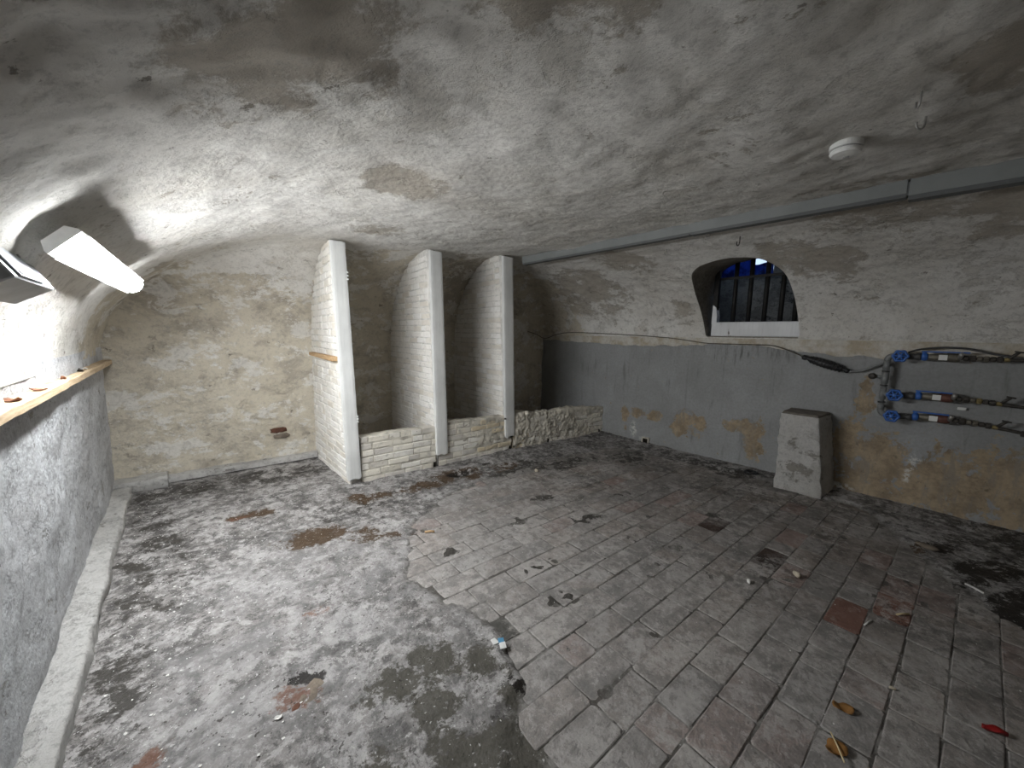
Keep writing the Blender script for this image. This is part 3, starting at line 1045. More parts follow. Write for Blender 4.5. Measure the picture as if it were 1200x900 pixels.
# ================================================================== BRICK PARTITIONS AND BIN WALLS
def brick_mesh(seed, mat, dims=(0.11, 0.21, 0.058), rough=0.004):
    """x thickness, y length, z height; chamfered and slightly lumpy."""
    r = random.Random(seed)
    bm = bmesh.new()
    hx, hy, hz = (d / 2 for d in dims)
    c = 0.006
    # profile loops across x: inset ends give worn edges
    loops = []
    for x, ins in ((-hx, c), (-hx + c, 0), (hx - c, 0), (hx, c)):
        pts = [(-hy + ins, -hz + ins), (hy - ins, -hz + ins), (hy - ins, hz - ins), (-hy + ins, hz - ins)]
        loops.append([bm.verts.new((x + r.uniform(-1, 1) * rough * 0.6, y + r.uniform(-1, 1) * rough, z + r.uniform(-1, 1) * rough * 0.7)) for y, z in pts])
    for a, b in zip(loops[:-1], loops[1:]):
        for k in range(4):
            bm.faces.new((a[k], a[(k + 1) % 4], b[(k + 1) % 4], b[k]))
    bm.faces.new(loops[0])
    bm.faces.new(loops[-1])
    bmesh.ops.recalc_face_normals(bm, faces=bm.faces)
    me = bpy.data.meshes.new('brick')
    bm.to_mesh(me)
    bm.free()
    me.materials.append(MAT[mat])
    return me


BRW = [brick_mesh(k, 'brick_white', rough=0.006) for k in range(6)]
BRB = [brick_mesh(k + 20, 'brick_bin', rough=0.007) for k in range(6)]
BRO = [brick_mesh(k + 40, 'brick_ochre', rough=0.008) for k in range(4)]


def bin_y(x):
    return float(np.interp(x, [1.1, 3.3, 5.05], [3.725, 3.70, 3.53]))


PART = [(1.18, 'leftmost whitewashed brick partition, carrying a small wooden batten on its left face'),
        (2.14, 'middle of the three whitewashed brick partitions, fully lit behind its post'),
        (3.12, 'rightmost whitewashed brick partition, dark stained and partly shaded, ending at the grey trunking')]
rb = random.Random(11)
THK = 0.115
POSTS = []
for pi_, (xb, lab) in enumerate(PART):
    yf = bin_y(xb) + 0.02
    depth = YB - yf
    part = thing('brick_partition', (xb + THK / 2, yf, 0), lab, 'partition', 'whitewashed brick partitions between the bins')

    def face_x(y, z, xb=xb, yf=yf):
        t_ = (YB - y) / (YB - yf)
        return xb - 0.052 * t_ * z + 0.012 * t_ + THK / 2

    # mortar core
    zs = np.linspace(0, 2.5, 60)
    bm = bmesh.new()
    rows_ = []
    top = float(ceil_z(np.array([xb]), np.array([yf]))[0]) + 0.03
    for z in np.linspace(0, top, 60):
        yb = max(back_y(xb, z) + 0.06, yf + 0.02)
        rr = []
        for y in np.linspace(yf, yb, 10):
            cxx = face_x(y, z) - part.location.x
            rr.append((cxx, y - yf, z))
        rows_.append(rr)
    for s in (-1, 1):
        vv = [[bm.verts.new((c[0] + s * (THK / 2 - 0.007 + 0.002 * math.sin(c[1] * 37 + c[2] * 51)), c[1], c[2])) for c in rr] for rr in rows_]
        for a, b in zip(vv[:-1], vv[1:]):
            for k in range(9):
                bm.faces.new((a[k], a[k + 1], b[k + 1], b[k]) if s > 0 else (a[k + 1], a[k], b[k], b[k + 1]))
        if s < 0:
            left = vv
        else:
            for a, b, c, d in zip(left[:-1], left[1:], vv[:-1], vv[1:]):
                bm.faces.new((a[0], c[0], d[0], b[0]))
    done(bm, 'mortar_core', MAT['mortar_white'], part, smooth=True)
    # bricks
    ch = 0.0665
    nrow = int((top - 0.02) / ch)
    for r_ in range(nrow):
        z = 0.034 + r_ * ch
        yb = max(back_y(xb, z) + 0.02, yf + 0.03)
        y = yf - (0.0 if r_ % 2 == 0 else 0.11) + rb.uniform(-.01, .01)
        while y < yb:
            Lb = 0.221 * rb.choice([1, 1, 1, 1, .52, .95])
            a, b = max(y, yf + 0.002), min(y + Lb, yb)
            y += Lb
            if b - a < 0.035:
                continue
            cy = (a + b) / 2
            o = link('brick', rb.choice(BRW), None, part)
            sl = math.atan2(face_x(b, z) - face_x(a, z), b - a)
            o.location = (face_x(cy, z) - part.location.x + rb.uniform(-.0035, .0025), cy - yf, z + rb.uniform(-.003, .003))
            o.rotation_euler = (rb.uniform(-.012, .012), math.atan(-0.052 * (YB - cy) / depth), -sl + rb.uniform(-.01, .01))
            o.scale = (THK / 0.11, (b - a - 0.010) / 0.21, rb.uniform(.93, 1.04))

# ---- low front walls of the bins
BINS = [(1.30, 2.135, .475, .48, 'low whitewashed brick wall closing the left bin, bricks crisply visible'),
        (2.165, 3.245, .51, .475, 'low brick wall closing the middle bin, yellowed at its right end'),
        (3.27, 5.02, .485, .43, 'long low wall closing the right bin, coated in rough lumpy mortar')]
TW = 0.12
for bi, (x0, x1, h0, h1, lab) in enumerate(BINS):
    p0, p1 = Vector((x0, bin_y(x0), 0)), Vector((x1, bin_y(x1), 0))
    ang = math.atan2(p1.y - p0.y, p1.x - p0.x)
    length = (p1 - p0).length
    w = thing('low_brick_wall', p0, lab, 'low wall', 'low walls in front of the bins')
    w.rotation_euler = (0, 0, ang)

    def top_z(s, h0=h0, h1=h1, length=length, bi=bi):
        b = h0 + (h1 - h0) * s / length
        return b + (0.012 * math.sin(s * 5 + bi) + (-(0.06 * max(0, 1 - s / 0.12)) if bi == 2 else 0))
    nS = int(length / 0.012)
    zf = np.linspace(0, 1, 36)
    rows = []
    proud = 0.0
    for i in range(nS + 1):
        s = length * i / nS
        t_ = top_z(s)
        loop = [(0.006, z * t_) for z in zf] + [(TW * k, t_) for k in (.25, .5, .75)] + [(TW - 0.006, z * t_) for z in zf[::-1]]
        rows.append([(s, y, z) for y, z in loop])
    Q = np.array(rows)
    nr = grid_normals(Q)
    if bi == 2:
        amp = 0.022
        vis = 0.006 + amp * (0.55 * fbm(Q * 9 + 3, 3, 0.6) + 0.6 * fbm(Q * 24 + 1, 3, 0.7)) * (0.75 + 0.5 * sstep(1.5, 0.3, Q[..., 0]))
        vis = vis - 0.012 * sstep(1.15, 1.6, Q[..., 0])
        vis += 0.012 * sstep(0.2, -0.2, fbm(Q * 3 + 8, 2))
    else:
        vis = 0.003 * fbm(Q * 14, 3)
        if bi == 1:
            vis = vis + 0.013 * sstep(.35, .8, Q[..., 0]) * (0.5 + fbm(Q * 12 + 7, 3, .6)) * sstep(.05, .2, Q[..., 2])
    sgn = -1 if nr[nS // 2, 5, 1] > 0 else 1
    Q = Q + nr * sgn * vis[..., None]
    me = grid_mesh('mortar_body', Q)
    bmx = bmesh.new()
    bmx.from_mesh(me)
    be = [e for e in bmx.edges if e.is_boundary]
    bmesh.ops.holes_fill(bmx, edges=be, sides=0)
    bmesh.ops.recalc_face_normals(bmx, faces=bmx.faces)
    bmx.to_mesh(me)
    bmx.free()
    link('mortar_body', me, MAT['mortar_dirty'], w)
    ch = 0.0685
    for r_ in range(7):
        z = 0.036 + r_ * ch
        s = -(0.0 if r_ % 2 else 0.12) + rb.uniform(-.02, .02)
        while s < length:
            Lb = 0.222 * rb.choice([1, 1, 1, .55, .9])
            a, b = max(s, 0.0), min(s + Lb, length)
            s += Lb
            if b - a < 0.04 or z + 0.02 > top_z((a + b) / 2):
                continue
            # bricks cut back at the foot, where black boxes give the weep holes' shade
            if r_ == 0 and ((bi in (0, 1) and b > length - 0.03) or (bi == 2 and a < 0.62 < b)):
                b = min(b, length - 0.05)
                if b - a < 0.04:
                    continue
            cs = (a + b) / 2
            ochre_here = (bi == 1 and cs > 0.55 and z > 0.1) or (bi == 2 and cs < 0.25)
            o = link('brick', rb.choice(BRO if ochre_here and rb.random() < .75 else BRB), None, w)
            o.location = (cs, TW / 2 + rb.uniform(-.003, .003), z + rb.uniform(-.003, .003))
            o.rotation_euler = (rb.uniform(-.02, .02), rb.uniform(-.012, .012), -PI / 2 + rb.uniform(-.012, .012))
            o.scale = (TW / 0.11 * 1.0, (b - a - 0.011) / 0.21, rb.uniform(.92, 1.03))
    if bi < 2:
        bm = bmesh.new()
        box(bm, (length - .036, -.001, .012), (length - .008, .05, .07))
        done(bm, 'weep_hole_shade', MAT['hole_shade'], w)  # solid black box painted as the shade of a hole
    else:
        for s in (.60, 1.66):
            bm = bmesh.new()
            box(bm, (s, -.006, .02), (s + .022, .05, .07))
            done(bm, 'weep_hole_shade', MAT['hole_shade'], w)  # black box in place of a real recess, its shade as colour

# ---- painted timber posts on the partition fronts
PL = [(1.165, 1.075, .125, .085, 2.30, 'tall leftmost white painted post reaching almost to the floor'),
      (2.13, 2.05, .138, .155, 2.385, 'middle white painted post between the left and middle bins'),
      (3.125, 3.03, .15, .20, 2.43, 'rightmost grey white post meeting the grey ceiling trunking')]
for k, (xa, xt, w_, z0, z1, lab) in enumerate(PL):
    yf = bin_y(xa) + 0.015
    r = random.Random(60 + k)
    xa0 = xa
    post = thing('wooden_post', (xa0 + w_ / 2, yf - 0.026, z0), lab, 'post', 'white timber posts in front of the partitions')
    zt = max(z1 - .02, float(ceil_z(np.array([xt]), np.array([yf - .05]))[0]) - 0.012)
    bm = bmesh.new()
    lean = (xt - xa) / (z1 - z0)
    levels = np.linspace(z0, zt, 26)
    rings = []
    nb_ = 7
    for li, z in enumerate(levels):
        xo = xa + lean * (z - z0) - post.location.x
        lp = []
        for j in range(nb_):
            rag = r.uniform(-.022, .012) if li == 0 else 0
            ed = 0.0015 * math.sin(z * 31 + j)
            lp.append((xo + w_ * j / (nb_ - 1) + (ed if j in (0, nb_ - 1) else 0), -0.022 + (0.004 if j in (0, nb_ - 1) else 0), z - z0 + rag))
        for j in range(nb_ - 1, -1, -1):
            rag = r.uniform(-.015, .012) if li == 0 else 0
            lp.append((xo + w_ * j / (nb_ - 1), 0.022, z - z0 + rag))
        rings.append([bm.verts.new(p) for p in lp])
    for a, b in zip(rings[:-1], rings[1:]):
        for j in range(len(a)):
            bm.faces.new((a[j], a[(j + 1) % len(a)], b[(j + 1) % len(a)], b[j]))
    bm.faces.new(rings[0])
    bm.faces.new(rings[-1])
    done(bm, 'timber', MAT['post_paint'], post)
    if k == 0:      # nail-like notches on the right arris
        for zz in (2.04, 2.01, 1.98, .70, .675, .65):
            bm = bmesh.new()
            xo = xa + lean * (zz - z0) - post.location.x + w_
            box(bm, (xo - .002, -.026, zz - z0 - .008), (xo + .011, -.008, zz - z0 + .008))
            done(bm, 'notch', MAT['post_paint'], post, bevel=.002)
    elif k == 2:    # rusty hinge pin left on the edge
        bm = bmesh.new()
        zz = .42
        xo = xa + lean * (zz - z0) - post.location.x
        box(bm, (xo - .022, -.03, zz - z0 + .02), (xo + .002, -.01, zz - z0 + .04))
        done(bm, 'hinge_pin', MAT['dark_steel'], post, bevel=.004)

# ---- small wooden batten on the left face of the first partition
bm = bmesh.new()
y0, y1 = 3.80, 4.66
for (ya, xa_, yb_, xb_) in ((y0, 1.115, y1, 1.13),):
    v = []
    for y, x, hz in ((ya, xa_, .023), (yb_, xb_, .017)):
        for dx, dz in ((-.035, -hz), (.02, -hz), (.02, hz), (-.035, hz)):
            v.append(bm.verts.new((x + dx - 1.12, y - 4.2, dz + (0.0 if y == ya else .01))))
    for f in ((3, 2, 1, 0), (4, 5, 6, 7), (0, 1, 5, 4), (1, 2, 6, 5), (2, 3, 7, 6), (3, 0, 4, 7)):
        bm.faces.new([v[k] for k in f])
o = done(bm, 'wooden_batten', MAT['batten_wood'], bevel=.003)
o.location = (1.12, 4.2, 1.25)
tag(o, 'small brown wooden batten fixed level on the leftmost brick partition', 'batten')

# ================================================================== LEFT WALL: rail, lamp, box
bm = bmesh.new()
n = 60
rings = []
rr = random.Random(3)
for i in range(n + 1):
    y = 0.2 + (4.88 - 0.2) * i / n
    j = rr.uniform(-.003, .003)
    rings.append([bm.verts.new((x, y, z)) for x, z in ((-.53, -.02), (-.447 + j, -.02), (-.442 + j, -.016), (-.442 + j, .016 + j * .5), (-.447, .02), (-.53, .02))])
for a, b in zip(rings[:-1], rings[1:]):
    for j in range(6):
        bm.faces.new((a[j], a[(j + 1) % 6], b[(j + 1) % 6], b[j]))
bm.faces.new(rings[0])
bm.faces.new(rings[-1])
o = done(bm, 'wooden_rail', MAT['rail_wood'])
o.location = (0, 0, 1.195)
tag(o, 'long pale wooden rail along the left wall under the lamp', 'rail')


def flake(name, loc, size, mat, label, cat, group, seed, curl=0.5, thick=0.004):
    r = random.Random(seed)
    n = 9
    bm = bmesh.new()
    c = bm.verts.new((0, 0, curl * size * .1))
    ringv = []
    for k in range(n):
        a = 2 * PI * k / n
        q = size * r.uniform(.6, 1.1)
        ringv.append(bm.verts.new((q * math.cos(a), q * .7 * math.sin(a), curl * size * (math.cos(a) ** 2) * .6 + r.uniform(0, .15) * size)))
    for k in range(n):
        bm.faces.new((c, ringv[k], ringv[(k + 1) % n]))
    ext = bmesh.ops.extrude_face_region(bm, geom=list(bm.faces))
    for v in [g for g in ext['geom'] if isinstance(g, bmesh.types.BMVert)]:
        v.co.z += thick
    o = done(bm, name, mat)
    zmin = min(v.co.z for v in o.data.vertices)
    o.location = (loc[0], loc[1], loc[2] - zmin)
    o.rotation_euler = (0, 0, r.uniform(0, 6.28))
    return tag(o, label, cat, group)


RT = 1.2155
flake('rust_flake', (-.472, 2.28, RT), .026, MAT['rust_flake'], 'curled rusty flake on the wooden rail, nearest the camera', 'flake', 'flakes lying on the wooden rail', 1, .9)
flake('rust_flake', (-.468, 2.62, RT), .030, MAT['rust_flake'], 'flat brown flake on the wooden rail, second from the camera', 'flake', 'flakes lying on the wooden rail', 2, .4)
flake('plaster_chip', (-.472, 2.95, RT), .028, MAT['stone_white'], 'pale plaster chip on the wooden rail between brown flakes', 'chip', 'flakes lying on the wooden rail', 3, .7)
flake('rust_flake', (-.470, 3.12, RT), .022, MAT['rust_flake'], 'small ring shaped rusty curl on the rail, mid length', 'flake', 'flakes lying on the wooden rail', 4, 1.3)
flake('rust_flake', (-.472, 3.62, RT), .034, MAT['dark_steel'], 'dark brown flake near the far end of the wooden rail', 'flake', 'flakes lying on the wooden rail', 5, .8)
flake('plaster_chip', (-.475, 3.80, RT), .030, MAT['stone_white'], 'white plaster chip at the far end of the wooden rail', 'chip', 'flakes lying on the wooden rail', 6, .3)

# ---- batten lamp
LY0, LY1 = 1.85, 3.32
ldir = Vector((0.72, 0, -0.694)).normalized()      # light output direction
lup = Vector((0.694, 0, 0.72)).normalized()
lamp = thing('batten_lamp', (-0.205, (LY0 + LY1) / 2, 1.755), 'glowing white LED batten lamp on the left side of the vault', 'lamp')


lamp.rotation_euler = (0, 0, -0.043)


def lamp_extrude(name, prof, y0, y1, mat, smooth=False):
    bm = bmesh.new()
    A_ = []
    for y in (y0, y1):
        A_.append([bm.verts.new(lup * u + ldir * w + Vector((0, y - lamp.location.y, 0))) for u, w in prof])
    n = len(prof)
    for k in range(n):
        bm.faces.new((A_[0][k], A_[0][(k + 1) % n], A_[1][(k + 1) % n], A_[1][k]))
    bm.faces.new(A_[0])
    bm.faces.new(A_[1])
    return done(bm, name, mat, lamp, smooth)


arc = [(0.046 * math.cos(a), 0.036 * math.sin(a) ** .8) for a in np.linspace(0, PI, 15)]
lamp_extrude('diffuser', [(0.046, -.004)] + arc + [(-.046, -.004)], LY0 + .002, LY1 - .002, MAT['diffuser'])
lamp_extrude('housing', [(.057, .013), (.055, -.010), (.036, -.034), (-.036, -.034), (-.055, -.010), (-.057, .013), (-.0475, .013), (-.0475, -.0045), (.0475, -.0045), (.0475, .013)], LY0, LY1, MAT['housing'])
for y in (LY0 - .012, LY1):
    lamp_extrude('end_cap', [(.055, -.002), (.055, -.012), (.037, -.036), (-.037, -.036), (-.055, -.012), (-.055, -.002)], y, y + .012, MAT['housing'])
for y in (LY0 + .25, LY1 - .3):
    bm = bmesh.new()
    c0 = Vector((0, y - lamp.location.y, 0)) - ldir * .033
    tube(bm, [c0, c0 - ldir * .05], .022, 12)
    done(bm, 'mounting_bracket', MAT['housing'], lamp, smooth=False)

# ---- junction box beside the lamp
jb = thing('junction_box', (-.375, 1.86, 1.645), 'grey metal junction box mounted on the wall just below the lamp', 'junction box')
JM = Matrix.Rotation(math.radians(-32), 4, 'Y')


def jbox(name, lo, hi, mat, bevel=.004, parent=jb):
    bm = bmesh.new()
    box(bm, lo, hi, JM)
    return done(bm, name, mat, parent, bevel=bevel)


jbox('case', (-.06, -.24, -.055), (.05, .20, .055), MAT['box_metal'])
cv = jbox('cover', (.0505, -.20, -.05), (.057, .06, .05), MAT['box_metal'], .002)
jbox('label_plate', (.0505, .075, -.04), (.055, .17, .025), MAT['box_dark'], .001)
for (y, z) in ((-.18, -.04), (-.18, .04), (.045, -.04), (.045, .04)):
    bm = bmesh.new()
    lathe(bm, [(.006, 0), (.006, .003), (.003, .004)], JM @ Vector((.057, y, z)), JM.to_3x3() @ Vector((1, 0, 0)), 10)
    done(bm, 'screw', MAT['steel'], cv)
bm = bmesh.new()
tube(bm, [JM @ Vector((0, -.24, 0)), JM @ Vector((0, -.7, -.01))], .014, 10)
done(bm, 'conduit', MAT['dark_steel'], jb, smooth=True)

# ================================================================== CEILING ITEMS
# ---- cable trunking along the vault crown
trk = thing('cable_trunking', (3.30, 1.0, 2.40), 'long grey cable trunking running along the vault from the right post', 'trunking')


def seg_mesh(name, y0, y1, xw, d0, d1, mat, parent=trk, n=24):
    """box section following the slightly sagging vault; d0, d1: below the run line."""
    bm = bmesh.new()
    rings = []
    for i in range(n + 1):
        y = y0 + (y1 - y0) * i / n
        zl = float(np.interp(y, [-1.7, -.2, .3, 1.5, 3.6], [2.42, 2.428, 2.438, 2.444, 2.450])) - 2.40
        rings.append([bm.verts.new((x - 3.30, y - 1.0, zl - d)) for x, d in ((3.30 - xw, d0), (3.30 + xw, d0), (3.30 + xw, d1), (3.30 - xw, d1))])
    for a, b in zip(rings[:-1], rings[1:]):
        for j in range(4):
            bm.faces.new((a[j], a[(j + 1) % 4], b[(j + 1) % 4], b[j]))
    bm.faces.new(rings[0])
    bm.faces.new(rings[-1])
    return done(bm, name, mat, parent)


seg_mesh('channel', .285, 3.60, .034, -.015, .062, MAT['trunk'])
seg_mesh('channel', -1.66, .275, .038, -.015, .078, MAT['trunk'])
seg_mesh('lid', 1.55, 3.59, .030, .062, .082, MAT['trunk_shaded'])  # lids coloured darker to carry the shade under the trunking
seg_mesh('lid', .285, 1.54, .032, .062, .084, MAT['trunk_shaded'])
seg_mesh('lid', -1.66, .275, .035, .078, .102, MAT['trunk_shaded'])
for y in (.27, 1.535):
    seg_mesh('joint_strip', y, y + .018, .030, .0, .075, MAT['trunk_shaded'], n=1)

# ---- smoke detector
sdx, sdy = 2.32, .418
sdz = float(ceil_z(np.array([sdx]), np.array([sdy]))[0])


def surf_ceiling(x, y):
    i = int(np.argmin(np.abs(xs - x)))
    j = int(np.argmin(np.abs(ys - y)))
    return float(P[i, j, 2])


sdz = surf_ceiling(sdx, sdy)
smoke = thing('smoke_detector', (sdx, sdy, sdz), 'round white smoke detector on the ceiling left of the trunking', 'smoke detector')
bm = bmesh.new()
lathe(bm, [(.058, -.012), (.060, .004), (.060, .018), (.057, .020)], (0, 0, 0), (0, 0, -1), 32)
done(bm, 'base', MAT['white_plastic'], smoke)
bm = bmesh.new()
lathe(bm, [(.050, .018), (.050, .028)], (0, 0, 0), (0, 0, -1), 32)
done(bm, 'vent_ring', MAT['grey_plastic'], smoke)
bm = bmesh.new()
lathe(bm, [(.057, .027), (.058, .036), (.052, .045), (.03, .048), (.0, .0485)], (0, 0, 0), (0, 0, -1), 32)
body = done(bm, 'body', MAT['white_plastic'], smoke)
bm = bmesh.new()
lathe(bm, [(.012, .048), (.012, .051), (.009, .052)], (0.02, 0, 0), (0, 0, -1), 16)
done(bm, 'test_button', MAT['grey_plastic'], body)


# ---- hooks in the ceiling
def hook(x, y, label, scale=1.0, rot=0.0):
    z = surf_ceiling(x, y)
    bm = bmesh.new()
    pts = [(0, 0, .012), (0, 0, -.03 * scale)]
    for a in np.linspace(0, PI * 1.15, 9)[1:]:
        pts.append((.016 * scale * (1 - math.cos(a)), 0, -.03 * scale - .018 * scale * math.sin(a)))
    tube(bm, [Vector(p) for p in pts], .0034 * scale, 6)
    o = done(bm, 'ceiling_hook', MAT['dark_steel'] if scale > 1.1 else MAT['steel'], smooth=True)
    o.location = (x, y, z)
    o.rotation_euler = (0, 0, rot)
    return tag(o, label, 'hook', 'small iron hooks in the vault')


hook(3.78, 1.34, 'dark iron hook in the vault directly above the barred window', 1.5, .8)
hook(3.62, 1.53, 'pale hook in the vault, left of the hook above the window', 1.0, 2.0)
hook(3.80, 2.02, 'small hook in the vault up and left of the window niche', 1.0, 1.0)
hook(2.01, .173, 'small pale hook in the ceiling, farthest above the smoke detector', 1.0, .4)
hook(2.25, .172, 'small pale hook in the ceiling just right of the smoke detector', 1.0, 2.4)

# ================================================================== PILLAR by the right wall
bm = bmesh.new()
nz, nu = 22, 14
rings = []
corner_top = [(4.625, 1.10), (4.615, .79), (5.01, .755), (5.01, 1.12)]
corner_bot = [(4.60, 1.085), (4.60, .69), (5.01, .66), (5.01, 1.12)]
ptsA = []
for i in range(nz + 1):
    t_ = i / nz
    row = []
    for k in range(4):
        a = Vector(corner_bot[k]).lerp(Vector(corner_top[k]), t_)
        b = Vector(corner_bot[(k + 1) % 4]).lerp(Vector(corner_top[(k + 1) % 4]), t_)
        for j in range(nu):
            p = a.lerp(b, j / nu)
            row.append((p.x, p.y, -.02 + t_ * .80))
    row.append(row[0])
    ptsA.append(row)
Q = np.array(ptsA)
cen = Q.mean(axis=1, keepdims=True)
dirv = Q - cen
dirv[..., 2] = 0
dirv /= np.linalg.norm(dirv, axis=-1, keepdims=True)
dd = 0.016 * fbm(Q * 7 + 2, 4, .6)
dd[:, -1] = dd[:, 0]
Q = Q + dirv * dd[..., None]
o_ = np.array([4.8, .91, 0])
pil = thing('pillar', tuple(o_), 'short whitewashed masonry pillar standing against the right wall', 'pillar')
link('shaft', grid_mesh('pillar_shaft', Q - o_, flip=True), MAT['pillar'], pil)
bm = bmesh.new()
vs4 = []
top_ring = [Vector(p - o_) for p in Q[-1][:-1]]
ctr = Vector((0, 0, .795))
ring0 = [bm.verts.new(p + Vector((0, 0, -.004))) for p in top_ring]
ring1 = [bm.verts.new(p.lerp(Vector((0, 0, p.z)), .08) + Vector((0, 0, .018))) for p in top_ring]
cv_ = bm.verts.new(ctr + Vector((0, 0, .012)))
for k in range(len(ring0)):
    q = (k + 1) % len(ring0)
    bm.faces.new((ring0[k], ring0[q], ring1[q], ring1[k]))
    bm.faces.new((ring1[k], ring1[q], cv_))
done(bm, 'top_bed', MAT['pillar_top'], pil)

# ================================================================== PIPE MANIFOLD on the right wall
PX = 4.87
pm = thing('pipe_manifold', (PX, .394, .86), 'grey pipe manifold with three valve branches and blue handwheels on the right wall', 'pipe manifold')
PO = Vector((PX, .394, .86))


def part(name, mat, fn, parent=pm, smooth=True):
    bm = bmesh.new()
    fn(bm)
    return done(bm, name, mat, parent, smooth)


def cyl(p, q, r, seg=14):
    p, q = Vector(p) - PO, Vector(q) - PO
    return lambda bm: tube(bm, [p, q], r, seg)


def pth(pts, r, seg=12):
    return lambda bm: tube(bm, [Vector(p) - PO for p in pts], r, seg)


YR = .394
part('riser_pipe', MAT['pvc'], cyl((PX, YR, .90), (PX, YR, 1.37), .017))
for z in (1.255, 1.126, .972):
    part('rubber_ring', MAT['pvc_dark'], cyl((PX, YR, z - .007), (PX, YR, z + .007), .027))
for z0, z1 in ((1.27, 1.35), (1.14, 1.245), (1.0, 1.11), (.905, .955)):
    part('coupling', MAT['pvc'], cyl((PX, YR, z0), (PX, YR, z1), .0245))
part('elbow', MAT['pvc'], pth([(PX, YR, 1.35)] + [(PX, YR - .04 + .04 * math.cos(a), 1.36 + .04 * math.sin(a)) for a in np.linspace(0, PI / 2, 7)] + [(PX, YR - .065, 1.40)], .024))
part('elbow', MAT['pvc'], pth([(PX, YR, .91)] + [(PX, YR - .04 + .04 * math.cos(a), .90 - .04 * math.sin(a)) for a in np.linspace(0, PI / 2, 7)] + [(PX, YR - .065, .86)], .024))
part('tee_branch', MAT['pvc'], cyl((PX, YR, 1.05), (PX, YR - .065, 1.05), .0235))
st = part('drain_stub', MAT['pvc'], cyl((PX, YR, 1.20), (PX, YR + .06, 1.205), .014))
part('drain_cock', MAT['dark_steel'], lambda bm: lathe(bm, [(.02, -.01), (.029, 0), (.029, .02), (.02, .03)], Vector((PX - .01, YR + .08, 1.205)) - PO, (-1, .3, 0), 16), st)
for z in (.93, 1.31):
    part('wall_clip', MAT['dark_steel'], lambda bm, z=z: box(bm, Vector((PX, YR - .012, z - .012)) - PO, Vector((5.005, YR + .012, z + .012)) - PO), smooth=False)
